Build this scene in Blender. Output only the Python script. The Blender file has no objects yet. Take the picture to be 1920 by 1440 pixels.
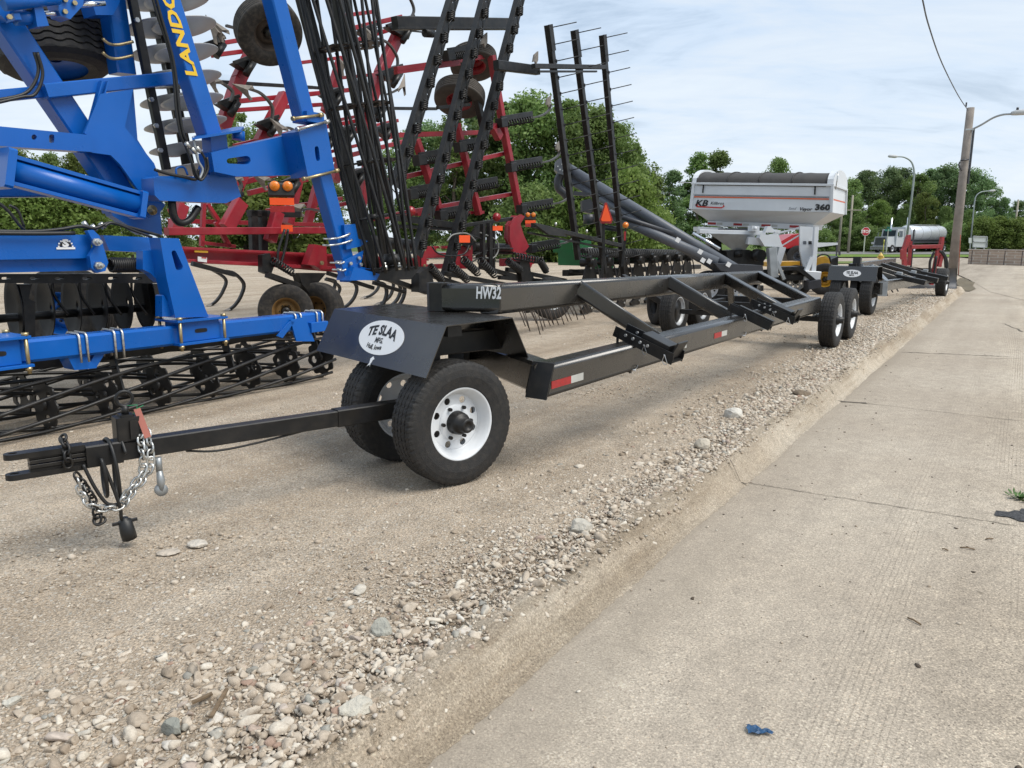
import bpy, bmesh, math, random
import numpy as np
from mathutils import Vector, Matrix
from mathutils.geometry import tessellate_polygon
R=math.radians
random.seed(7); RS=np.random.RandomState(11)
sc=bpy.context.scene
# ---------------------------------------------------------------- camera
H=1.45; FPX=1400.0; PITCH=math.atan(272/FPX)
cd=bpy.data.cameras.new('camera'); cam=bpy.data.objects.new('camera',cd); sc.collection.objects.link(cam)
cam.location=(0,0,H); cam.rotation_euler=(math.pi/2-PITCH,0,0)
cd.sensor_width=36; cd.lens=36*FPX/1920; cd.clip_start=.05; cd.clip_end=3000
sc.camera=cam
# ---------------------------------------------------------------- world, sun, exposure
SUN_EL,SUN_AZ=R(54),R(112)          # azimuth clockwise from +Y
wd=bpy.data.worlds.new('World'); sc.world=wd; wd.use_nodes=True
def build_world():
    nt=wd.node_tree; N=nt.nodes; L=nt.links; N.clear()
    out=N.new('ShaderNodeOutputWorld'); bg=N.new('ShaderNodeBackground'); bg.inputs[1].default_value=.1
    sky=N.new('ShaderNodeTexSky'); sky.sky_type='NISHITA'; sky.sun_disc=False
    sky.sun_elevation=SUN_EL; sky.sun_rotation=SUN_AZ; sky.air_density=1.2; sky.dust_density=2
    tc=N.new('ShaderNodeTexCoord'); sep=N.new('ShaderNodeSeparateXYZ'); L.new(tc.outputs['Generated'],sep.inputs[0])
    def m(op,a,b=None):
        n=N.new('ShaderNodeMath'); n.operation=op
        for i,v in enumerate((a,b)):
            if v is None: continue
            if isinstance(v,(int,float)): n.inputs[i].default_value=v
            else: L.new(v,n.inputs[i])
        return n.outputs[0]
    z=m('MAXIMUM',sep.outputs[2],0.0); d=m('ADD',z,.2)
    cx=m('DIVIDE',sep.outputs[0],d); cy=m('DIVIDE',sep.outputs[1],d)
    cmb=N.new('ShaderNodeCombineXYZ'); L.new(cx,cmb.inputs[0]); L.new(cy,cmb.inputs[1])
    def noise(sx,sy,rot,scale,det,rough,dist=0):
        mp=N.new('ShaderNodeMapping'); mp.inputs['Scale'].default_value=(sx,sy,1); mp.inputs['Rotation'].default_value=(0,0,rot)
        L.new(cmb.outputs[0],mp.inputs[0])
        n=N.new('ShaderNodeTexNoise'); n.inputs['Scale'].default_value=scale; n.inputs['Detail'].default_value=det
        n.inputs['Roughness'].default_value=rough; n.inputs['Distortion'].default_value=dist
        L.new(mp.outputs[0],n.inputs['Vector']); return n.outputs[0]
    n1=noise(.7,1.15,R(10),1.15,9,.58,.9); n2=noise(.7,1.5,R(-8),3.4,7,.62,.6)
    v=m('ADD',m('MULTIPLY',n1,.72),m('MULTIPLY',n2,.28))
    cr=N.new('ShaderNodeValToRGB'); L.new(v,cr.inputs[0]); e=cr.color_ramp.elements
    e[0].position=.36; e[0].color=(2.6,3.4,4.45,1); e[1].position=.66; e[1].color=(5.5,6.05,6.55,1)
    a=e.new(.46); a.color=(4.2,5.05,6.15,1); a=e.new(.52); a.color=(4.7,5.35,6.15,1)
    # paler toward the horizon, where the layers stack up
    mr=N.new('ShaderNodeMapRange'); L.new(z,mr.inputs[0]); mr.inputs[1].default_value=0; mr.inputs[2].default_value=.26; mr.inputs[3].default_value=.5; mr.inputs[4].default_value=.0
    mx=N.new('ShaderNodeMix'); mx.data_type='RGBA'; L.new(mr.outputs[0],mx.inputs[0]); L.new(cr.outputs[0],mx.inputs[6]); mx.inputs[7].default_value=(6.2,6.6,6.85,1)
    m2=N.new('ShaderNodeMix'); m2.data_type='RGBA'; m2.inputs[0].default_value=.94; L.new(sky.outputs[0],m2.inputs[6]); L.new(mx.outputs[2],m2.inputs[7])
    L.new(m2.outputs[2],bg.inputs[0]); L.new(bg.outputs[0],out.inputs[0])
build_world()
sl=bpy.data.lights.new('sun','SUN'); sl.energy=2.1; sl.angle=R(38); sl.color=(1,.95,.87)
so=bpy.data.objects.new('sun',sl); sc.collection.objects.link(so)
sd=Vector((math.sin(SUN_AZ)*math.cos(SUN_EL),math.cos(SUN_AZ)*math.cos(SUN_EL),math.sin(SUN_EL)))
so.rotation_euler=sd.to_track_quat('Z','Y').to_euler()
sc.view_settings.view_transform='Standard'; sc.view_settings.look='None'; sc.view_settings.exposure=0.68; sc.view_settings.gamma=1
sc.render.engine='CYCLES'; sc.render.resolution_x=1024; sc.render.resolution_y=768
# ---------------------------------------------------------------- where a point of the photograph stands
_c,_s=math.cos(PITCH),math.sin(PITCH)
TH=R(34); UV=Vector((math.sin(TH),math.cos(TH),0)); WV=Vector((-math.cos(TH),math.sin(TH),0)); ZV=Vector((0,0,1)); CO=Vector((0,0,H))
def ray(x,y):
    u=(x-960)/FPX; v=(720-y)/FPX
    return Vector((u,_c+v*_s,-_s+v*_c))
def G(x,y,z=0):
    r=ray(x,y); return CO+r*((z-H)/r.z)
def P(x,y,Y):
    r=ray(x,y); return CO+r*(Y/r.y)
def W(x,y,w):                       # on the vertical plane w metres left of the camera, parallel to the kerb
    r=ray(x,y); return CO+r*(w/(r.dot(WV)))
def onx(A,B,px):
    k=(px-960)/FPX
    g=lambda q:q.x-k*(q.y*_c-(q.z-H)*_s)
    a,b=g(A),g(B); return A.lerp(B,a/(a-b))
def uw(u,w,z=0): return UV*u+WV*w+ZV*z
# ---------------------------------------------------------------- materials
MATS={}
def mat(name,col,rough=.5,metal=0,var=.0,vs=6,bump=0,bs=40,dust=0,spec=.5,coat=0,emit=0):
    if name in MATS: return MATS[name]
    m=bpy.data.materials.new(name); m.use_nodes=True; nt=m.node_tree; N=nt.nodes; L=nt.links
    b=N['Principled BSDF']; b.inputs['Base Color'].default_value=(*col,1); b.inputs['Roughness'].default_value=rough; b.inputs['Metallic'].default_value=metal
    b.inputs['Specular IOR Level'].default_value=spec
    if coat:
        b.inputs['Coat Weight'].default_value=coat; b.inputs['Coat IOR'].default_value=1.36 if coat>=1 else 1.5; b.inputs['Coat Roughness'].default_value=.2 if col[2]<.02 else .12
    if emit: b.inputs['Emission Color'].default_value=(*col,1); b.inputs['Emission Strength'].default_value=emit
    tc=N.new('ShaderNodeTexCoord')
    def noise(s,det=5):
        n=N.new('ShaderNodeTexNoise'); n.inputs['Scale'].default_value=s; n.inputs['Detail'].default_value=det; L.new(tc.outputs['Object'],n.inputs['Vector']); return n
    src=None
    if var or dust:
        n=noise(vs)
        mr=N.new('ShaderNodeMapRange'); mr.inputs[1].default_value=.3; mr.inputs[2].default_value=.7; mr.inputs[3].default_value=1-var; mr.inputs[4].default_value=1+var; L.new(n.outputs[0],mr.inputs[0])
        hv=N.new('ShaderNodeHueSaturation'); hv.inputs['Color'].default_value=(*col,1); L.new(mr.outputs[0],hv.inputs['Value']); src=hv.outputs[0]
        rr=N.new('ShaderNodeMapRange'); rr.inputs[1].default_value=.3; rr.inputs[2].default_value=.7; rr.inputs[3].default_value=max(.02,rough-.07); rr.inputs[4].default_value=min(1,rough+.1); L.new(n.outputs[0],rr.inputs[0]); L.new(rr.outputs[0],b.inputs['Roughness'])
    if dust:
        n2=noise(vs*2.3,8); n3=noise(220,2)
        r2=N.new('ShaderNodeMapRange'); r2.inputs[1].default_value=.42; r2.inputs[2].default_value=.75; r2.inputs[3].default_value=0; r2.inputs[4].default_value=dust; L.new(n2.outputs[0],r2.inputs[0])
        r3=N.new('ShaderNodeMapRange'); r3.inputs[1].default_value=.66; r3.inputs[2].default_value=.72; r3.inputs[4].default_value=dust*1.3; L.new(n3.outputs[0],r3.inputs[0])
        ad=N.new('ShaderNodeMath'); ad.operation='MAXIMUM'; L.new(r2.outputs[0],ad.inputs[0]); L.new(r3.outputs[0],ad.inputs[1])
        mx=N.new('ShaderNodeMix'); mx.data_type='RGBA'; L.new(ad.outputs[0],mx.inputs[0]); L.new(src,mx.inputs[6]); mx.inputs[7].default_value=(.33,.27,.2,1); src=mx.outputs[2]
    if src: L.new(src,b.inputs['Base Color'])
    if bump:
        n=noise(bs,6); bp=N.new('ShaderNodeBump'); bp.inputs['Strength'].default_value=bump; bp.inputs['Distance'].default_value=.02; L.new(n.outputs[0],bp.inputs['Height']); L.new(bp.outputs[0],b.inputs['Normal'])
    MATS[name]=m; return m
BLK=mat('black paint',(.012,.0105,.009),.26,var=.15,vs=3,dust=.015,spec=.8,coat=.4)
BLK2=mat('black steel',(.0085,.0085,.009),.4,var=.3,vs=5,dust=.05,spec=.4)
BLU=mat('blue paint',(.001,.098,.41),.3,var=.09,vs=2,dust=.02,coat=.12,spec=.4)
RED=mat('dark red paint',(.29,.012,.024),.36,var=.16,vs=3,dust=.07)
GRN=mat('green paint',(.006,.13,.035),.4,var=.1)
GRY=mat('grey paint',(.10,.11,.13),.42,var=.12,vs=3)
GRD=mat('dark grey paint',(.035,.037,.045),.4,var=.15)
WHT=mat('white paint',(.62,.64,.66),.35,var=.05,vs=2,dust=.03)
RIM=mat('white wheel paint',(.68,.70,.72),.35,var=.04,vs=8,dust=.05)
RUB=mat('tyre rubber',(.014,.0135,.0135),.7,var=.3,vs=14,dust=.05,bump=.25,bs=160)
RUBD=mat('dusty tyre rubber',(.024,.022,.021),.85,var=.3,vs=8,dust=.16,bump=.3,bs=120)
HOSE=mat('rubber hose',(.012,.012,.012),.45)
ZINC=mat('zinc plated steel',(.56,.56,.54),.3,metal=.85,var=.2,vs=30)
BRAS=mat('yellow zinc pins',(.45,.36,.2),.35,metal=.8,var=.2,vs=20)
CHROME=mat('chrome rod',(.75,.76,.78),.12,metal=1)
DISC=mat('bare steel disc',(.50,.51,.52),.42,metal=.35,var=.15,vs=4)
SWP=mat('worn sweep steel',(.20,.175,.15),.55,metal=.3,var=.3,vs=15)
WLET=mat('white decal',(.78,.78,.78),.4)
BLET=mat('black decal',(.012,.012,.012),.45)
YLET=mat('yellow decal',(.75,.48,.02),.4)
RLET=mat('red decal',(.5,.03,.02),.4)
ORG=mat('fluorescent orange',(.95,.10,.015),.5)
REFR=mat('red reflector',(.33,.02,.02),.4,var=.15,vs=40)
AMB=mat('amber lens',(.75,.2,.01),.15,coat=.6)
YEL=mat('yellow paint',(.48,.26,.02),.4,var=.2)
GALV=mat('galvanised steel',(.36,.38,.39),.45,metal=.5,var=.15)
TARP=mat('dark tarpaulin',(.05,.047,.045),.8,var=.25,vs=4,bump=.2,bs=8)
# ---------------------------------------------------------------- mesh builder
def V3(p): return p if isinstance(p,Vector) else Vector(p)
def frame(d,up=ZV):
    d=d.normalized()
    if abs(d.dot(up))>.98: up=Vector((1,0,0)) if abs(d.x)<.9 else Vector((0,1,0))
    s=d.cross(up).normalized(); return d,s,s.cross(d).normalized()
class MB:
    def __init__(s): s.v=[]; s.f=[]; s.sm=[]
    def add(s,vs,fs,smooth=False):
        o=len(s.v); s.v+= [tuple(v) for v in vs]; s.f+=[tuple(i+o for i in f) for f in fs]; s.sm+=[smooth]*len(fs); return s
    def loft(s,rings,close=True,caps=True,smooth=True):
        n=len(rings[0]); vs=[p for r in rings for p in r]; fs=[]
        for i in range(len(rings)-1):
            for j in range(n if close else n-1):
                k=(j+1)%n; fs.append((i*n+j,i*n+k,(i+1)*n+k,(i+1)*n+j))
        o=len(s.v); s.add(vs,fs,smooth)
        if caps:
            s.f+=[tuple(range(o+n-1,o-1,-1)),tuple(range(o+(len(rings)-1)*n,o+len(rings)*n))]; s.sm+=[False,False]
        return s
    def beam(s,A,B,w,h,up=ZV,ch=.07,ea=None,eb=None):
        A,B=V3(A),V3(B); d,x,y=frame(B-A,V3(up)); c=min(w,h)*ch; a,b=w/2,h/2
        sec=[(-a+c,-b),(a-c,-b),(a,-b+c),(a,b-c),(a-c,b),(-a+c,b),(-a,b-c),(-a,-b+c)]
        return s.loft([[A+x*p+y*q for p,q in sec],[B+x*p+y*q for p,q in sec]],smooth=False)
    def rbeam(s,A,B,w,h,up=ZV,r=.025,k=4):
        A,B=V3(A),V3(B); d,x,y=frame(B-A,V3(up)); sec=[]
        for cx,cy,a0 in((1,1,0),(-1,1,90),(-1,-1,180),(1,-1,270)):
            for i in range(k+1): t=R(a0+90*i/k); sec.append((cx*(w/2-r)+r*math.cos(t),cy*(h/2-r)+r*math.sin(t)))
        o=len(s.sm); s.loft([[A+x*p+y*q for p,q in sec],[B+x*p+y*q for p,q in sec]],smooth=True)
        for j in range(len(sec)):
            if j%(k+1)==k: s.sm[o+j]=False
        return s
    def box(s,c,sx,sy,sz,ax=None,ch=.04):
        c=V3(c); ax=ax or Vector((1,0,0)); d=V3(ax).normalized()*(sx/2)
        return s.beam(c-d,c+d,sy,sz,ch=ch)
    def tube(s,pts,r,n=8,caps=True):
        pts=[V3(p) for p in pts]; rings=[]; r=[r]*len(pts) if isinstance(r,(int,float)) else r
        d0=(pts[1]-pts[0]); _,x,y=frame(d0)
        for i,p in enumerate(pts):
            t=(pts[min(i+1,len(pts)-1)]-pts[max(i-1,0)]).normalized()
            x=(x-t*x.dot(t)); x=x.normalized() if x.length>1e-6 else frame(t)[1]; y=t.cross(x)
            rings.append([p+(x*math.cos(2*math.pi*k/n)+y*math.sin(2*math.pi*k/n))*r[i] for k in range(n)])
        return s.loft(rings,caps=caps)
    def ext(s,poly,vec,holes=()):
        poly=[V3(p) for p in poly]; vec=V3(vec); loops=[poly]+[[V3(p) for p in h] for h in holes]
        flat=[p for l in loops for p in l]; n=len(flat)
        tri=tessellate_polygon(loops)
        s.add(flat+[p+vec for p in flat],[t for t in tri]+[tuple(i+n for i in reversed(t)) for t in tri])
        o=len(s.v)-2*n; k=0
        for l in loops:
            for i in range(len(l)):
                a=k+i; b=k+(i+1)%len(l); s.f.append((o+a,o+b,o+b+n,o+a+n)); s.sm.append(False)
            k+=len(l)
        return s
    def lathe(s,c,ax,prof,n=32,smooth=True,fn=None,closed=False):
        # prof: (offset along axis, radius)
        c=V3(c); d,x,y=frame(V3(ax)); rings=[]
        for j in range(n):
            a=2*math.pi*j/n; e=x*math.cos(a)+y*math.sin(a); r=[]
            for i,(t,q) in enumerate(prof):
                if fn: t,q=fn(i,j,t,q)
                r.append(c+d*t+e*q)
            rings.append(r)
        m=len(prof); vs=[p for r in rings for p in r]; fs=[]
        for j in range(n):
            k=(j+1)%n
            for i in range(m if closed else m-1):
                i2=(i+1)%m; fs.append((j*m+i,k*m+i,k*m+i2,j*m+i2))
        return s.add(vs,fs,smooth)
    def cyl(s,A,B,r,n=16): return s.tube([A,B],r,n)
    def bolt(s,c,ax,r=.012,l=.015): 
        c=V3(c); a=V3(ax).normalized(); return s.tube([c,c+a*l],r,6)
    def spring(s,A,B,r,wire,turns,seg=9,n=5):
        A,B=V3(A),V3(B); d,x,y=frame(B-A); pts=[]; T=int(turns*seg)
        for i in range(T+1):
            a=2*math.pi*i/seg; pts.append(A.lerp(B,i/T)+(x*math.cos(a)+y*math.sin(a))*r)
        return s.tube(pts,wire,n)
    def ubolt(s,c,ax,up,out,w,h,r):
        # strap round a bar: c centre of the bar, ax along bar
        c=V3(c); up=V3(up).normalized(); out=V3(out).normalized(); b=.02
        pts=[c+out*w+up*-h*1.35,c+out*w+up*(h-b),c+out*(w-b)+up*h,c-out*(w-b)+up*h,c-out*w+up*(h-b),c-out*w-up*h*1.35]
        return s.tube(pts,r,6)
    def build(s,name,m,parent=None,local=False,label=None):
        me=bpy.data.meshes.new(name)
        off=Vector((0,0,0))
        if parent is not None and not local:
            q=parent
            while q.parent: q=q.parent
            off=q.location
        vs=np.array(s.v,dtype=np.float64)-np.array(off)
        me.from_pydata(vs.tolist(),[],s.f); me.polygons.foreach_set('use_smooth',s.sm)
        if len(s.f)<30000:
            bm=bmesh.new(); bm.from_mesh(me); bmesh.ops.recalc_face_normals(bm,faces=bm.faces); bm.to_mesh(me); bm.free()
        me.materials.append(m); me.update()
        o=bpy.data.objects.new(name,me); sc.collection.objects.link(o)
        if parent is not None: o.parent=parent
        if label: o['label']=label
        return o
def tag(o,label,cat,group=None,kind=None):
    if label: o['label']=label
    if cat: o['category']=cat
    if group: o['group']=group
    if kind: o['kind']=kind
    return o
def thing(name,loc,label,cat,group=None,rz=0):
    o=bpy.data.objects.new(name,None); sc.collection.objects.link(o); o.location=loc; o.rotation_euler=(0,0,rz); o.empty_display_size=.2
    return tag(o,label,cat,group)
def solo(mb,name,m,loc,label,cat,group=None):
    """a thing that is one mesh, its origin at loc"""
    mb.v=[tuple(V3(p)-V3(loc)) for p in mb.v]
    o=mb.build(name,m); o.location=loc; return tag(o,label,cat,group)
def structure(mb,name,m): 
    o=mb.build(name,m); o['kind']='structure'; return o
def kids(o): return [c for c in bpy.data.objects if c.parent==o]
def copy_tree(o,parent=None):
    c=o.copy(); sc.collection.objects.link(c)
    if parent is not None: c.parent=parent
    for k in kids(o): copy_tree(k,c)
    return c
def text(s,m,pos,xd,yd,height,parent,name='lettering',bold=.0,sx=1,shear=0,warp=None,align='CENTER'):
    cu=bpy.data.curves.new('t','FONT'); cu.body=s; cu.size=1; cu.align_x=align; cu.offset=bold; cu.resolution_u=2
    t=bpy.data.objects.new('t',cu); sc.collection.objects.link(t)
    dg=bpy.context.evaluated_depsgraph_get(); me=bpy.data.meshes.new_from_object(t.evaluated_get(dg))
    bpy.data.objects.remove(t); bpy.data.curves.remove(cu)
    xd,yd,pos=V3(xd).normalized(),V3(yd).normalized(),V3(pos); nn=xd.cross(yd).normalized(); k=height/.69
    q=parent
    while q is not None and q.parent: q=q.parent
    off=q.location if q is not None else Vector()
    for v in me.vertices:
        x=v.co.x*k*sx; y=(v.co.y-.345)*k
        if warp: x,y=warp(x,y)
        x+=shear*y
        v.co=pos+xd*x+yd*y+nn*.003-off
    me.materials.clear(); me.materials.append(m)
    o=bpy.data.objects.new(name,me); sc.collection.objects.link(o); o.parent=parent; return o
# ---------------------------------------------------------------- wheels
def tyre_prof(R0,wd,rim,grooves=4,gd=.009):
    h=wd/2; sh=R0*.045
    p=[(-h*.78,rim*.985),(-h*.9,rim*1.04),(-h*1.0,rim+(R0-rim)*.45),(-h*.97,rim+(R0-rim)*.7),(-h*.9,R0-sh*1.2)]
    t=[]; n=grooves+1; a,b=-h*.82,h*.82; wseg=(b-a)/n; g=wseg*.09
    for i in range(n):
        x0=a+i*wseg+(g if i else 0); x1=a+(i+1)*wseg-(g if i<n-1 else 0)
        cr=lambda x: R0-sh*.55*(abs(x)/h)**3
        t+=[(x0,cr(x0)),(x1,cr(x1))]
        if i<n-1: t+=[(x1+g*.2,cr(x1)-gd),(x1+g*1.8,cr(x1)-gd)]
    return p+t+[(-x,r) for x,r in reversed(p)],len(p),len(t)
def make_wheel(parent,c,ax,R0=.385,wd=.225,rim=.215,n=96,blocks=True,style='spoke8',rimm=None,tm=None,hubm=None,grooves=4,lugs=6,name='wheel',hub=True):
    """ax points to the outside; part wheel (rim disc) > tyre, hub"""
    c=V3(c); ax=V3(ax).normalized(); rimm=rimm or RIM; tm=tm or RUB; hubm=hubm or BLK2
    b=MB(); h=wd*.5
    d,x,y=frame(ax)
    # rim barrel with lips and a dished disc
    b.lathe(c,ax,[(-h*.82,rim*.96),(-h*.84,rim*1.05),(-h*.78,rim*1.06),(-h*.72,rim*.97),(-h*.2,rim*.8),(h*.3,rim*.8),(h*.55,rim*.92),(h*.74,rim*.95),(h*.79,rim*1.055),(h*.86,rim*1.05),(h*.85,rim*.985),(h*.80,rim*.955),(h*.6,rim*.89),(h*.38,rim*.84),(h*.22,rim*.78)],48)
    if style=='spoke8':
        outer=[]; off=h*.20
        ring=lambda r,t,k=40:[c+ax*t+(x*math.cos(2*math.pi*i/k)+y*math.sin(2*math.pi*i/k))*r for i in range(k)]
        holes=[]
        for i in range(8):
            a=2*math.pi*(i+.5)/8; q=c+ax*off+(x*math.cos(a)+y*math.sin(a))*rim*.655
            holes.append([q+(x*math.cos(-t)+y*math.sin(-t))*rim*.10 for t in [2*math.pi*k/12 for k in range(12)]])
        b.ext(ring(rim*.8,off),-ax*.006,holes)
        b.lathe(c,ax,[(off+.001,rim*.52),(off+.012,rim*.47),(off+.014,rim*.3),(off+.006,rim*.12)],32)
    else:
        off=h*.15
        b.lathe(c,ax,[(off,rim*.82),(off+.03,rim*.6),(off+.03,rim*.42),(off+.0,rim*.36),(off,0.001)],32)
    wo=b.build(name,rimm,parent)
    pr,i0,nt=tyre_prof(R0,wd,rim,grooves)
    def fn(i,j,t,q):
        if blocks and i0<=i<i0+nt:
            ph=(j+ (i//2)%2)%4
            if ph==0 and (i-i0)%4 in(0,1): q-=.0035
            if (i==i0 or i==i0+nt-1) and j%3==0: q-=.004
        elif blocks and i in(i0-1,i0+nt) and j%3==0: q-=.003
        return t,q
    MB().lathe(c,ax,pr,n*2 if blocks else n,smooth=not blocks,fn=fn).build('tyre',tm,wo)
    if hub:
        hb=MB(); o=h*.2
        hb.lathe(c,ax,[(o,rim*.34),(o+.06,rim*.31),(o+.078,rim*.26),(o+.078,rim*.22),(o+.128,rim*.205),(o+.136,rim*.17),(o+.136,rim*.11),(o+.126,rim*.1),(o+.126,.001)],24)
        for i in range(lugs):
            a=2*math.pi*i/lugs; q=c+ax*(o+.012)+(x*math.cos(a)+y*math.sin(a))*rim*.46
            hb.bolt(q,ax,.011,.022)
        hb.build('hub',hubm,wo)
    return wo
# ================================================================ GROUND
def node_mat(name):
    m=bpy.data.materials.new(name); m.use_nodes=True; return m,m.node_tree.nodes,m.node_tree.links,m.node_tree.nodes['Principled BSDF']
def tx(N,L,src,kind,scale,det=6,rough=.6,vec=None):
    n=N.new('ShaderNodeTexNoise' if kind=='n' else 'ShaderNodeTexVoronoi'); n.inputs['Scale'].default_value=scale
    if kind=='n': n.inputs['Detail'].default_value=det; n.inputs['Roughness'].default_value=rough
    L.new(src,n.inputs['Vector']); return n
def ramp(N,L,src,stops):
    r=N.new('ShaderNodeValToRGB'); L.new(src,r.inputs[0]); e=r.color_ramp.elements
    while len(e)<len(stops): e.new(.5)
    for q,(p,c) in zip(e,stops): q.position=p; q.color=(*c,1) if len(c)==3 else c
    return r.outputs[0]
def mixc(N,L,f,a,b,mode='MIX'):
    m=N.new('ShaderNodeMix'); m.data_type='RGBA'; m.blend_type=mode
    for i,v in((0,f),(6,a),(7,b)):
        if isinstance(v,(int,float)): m.inputs[i].default_value=v
        elif isinstance(v,tuple): m.inputs[i].default_value=(*v,1)
        else: L.new(v,m.inputs[i])
    return m.outputs[2]
def rotmap(N,L,sx,sy,rot=TH,loc=(0,0,0)):
    tc=N.new('ShaderNodeTexCoord'); mp=N.new('ShaderNodeMapping'); mp.vector_type='POINT'
    mp.inputs['Rotation'].default_value=(0,0,rot); 
    m2=N.new('ShaderNodeMapping'); m2.inputs['Scale'].default_value=(sx,sy,1); L.new(tc.outputs['Object'],mp.inputs[0]); L.new(mp.outputs[0],m2.inputs[0]); return m2.outputs[0],tc.outputs['Object'],mp.outputs[0]
def gravel_mat():
    m,N,L,b=node_mat('gravel lot')
    st,ob,rt=rotmap(N,L,1.6,.16)
    big=tx(N,L,st,'n',1.1,6,.6); mid=tx(N,L,ob,'n',5,8,.7); fine=tx(N,L,ob,'n',90,4,.75)
    base=ramp(N,L,big.outputs[0],[(.30,(.285,.222,.158)),(.48,(.385,.312,.234)),(.68,(.48,.405,.318))])
    base=mixc(N,L,.55,base,ramp(N,L,mid.outputs[0],[(.3,(.30,.30,.30)),(.55,(.55,.55,.55)),(.75,(.72,.71,.69))]),'OVERLAY')
    base=mixc(N,L,.75,base,ramp(N,L,fine.outputs[0],[(.36,(.22,.21,.2)),(.5,(.5,.5,.5)),(.64,(.85,.84,.82))]),'OVERLAY')
    vo=tx(N,L,ob,'v',105); vo2=tx(N,L,ob,'v',42)
    # pebbles lying in the dirt: only the cells picked by their own random colour
    for v,th,rad in((vo,.45,.45),(vo2,.74,.38)):
        sp=N.new('ShaderNodeSeparateColor'); L.new(v.outputs['Color'],sp.inputs[0])
        a=N.new('ShaderNodeMath'); a.operation='GREATER_THAN'; L.new(sp.outputs[0],a.inputs[0]); a.inputs[1].default_value=th
        c=N.new('ShaderNodeMath'); c.operation='LESS_THAN'; L.new(v.outputs['Distance'],c.inputs[0]); c.inputs[1].default_value=rad
        d=N.new('ShaderNodeMath'); d.operation='MULTIPLY'; L.new(a.outputs[0],d.inputs[0]); L.new(c.outputs[0],d.inputs[1])
        e=N.new('ShaderNodeMath'); e.operation='MULTIPLY'; e.inputs[1].default_value=.75; L.new(d.outputs[0],e.inputs[0])
        base=mixc(N,L,e.outputs[0],base,ramp(N,L,sp.outputs[1],[(.0,(.20,.17,.135)),(.35,(.36,.31,.25)),(.75,(.47,.42,.35)),(1,(.62,.58,.51))]))
    L.new(base,b.inputs['Base Color']); b.inputs['Roughness'].default_value=.95; b.inputs['Specular IOR Level'].default_value=.15
    ad=N.new('ShaderNodeMath'); ad.operation='ADD'; L.new(fine.outputs[0],ad.inputs[0])
    iv=N.new('ShaderNodeMath'); iv.operation='MULTIPLY'; iv.inputs[1].default_value=-.8; L.new(vo.outputs['Distance'],iv.inputs[0]); L.new(iv.outputs[0],ad.inputs[1])
    bp=N.new('ShaderNodeBump'); bp.inputs['Strength'].default_value=.75; bp.inputs['Distance'].default_value=.012; L.new(ad.outputs[0],bp.inputs['Height']); L.new(bp.outputs[0],b.inputs['Normal'])
    return m
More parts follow.
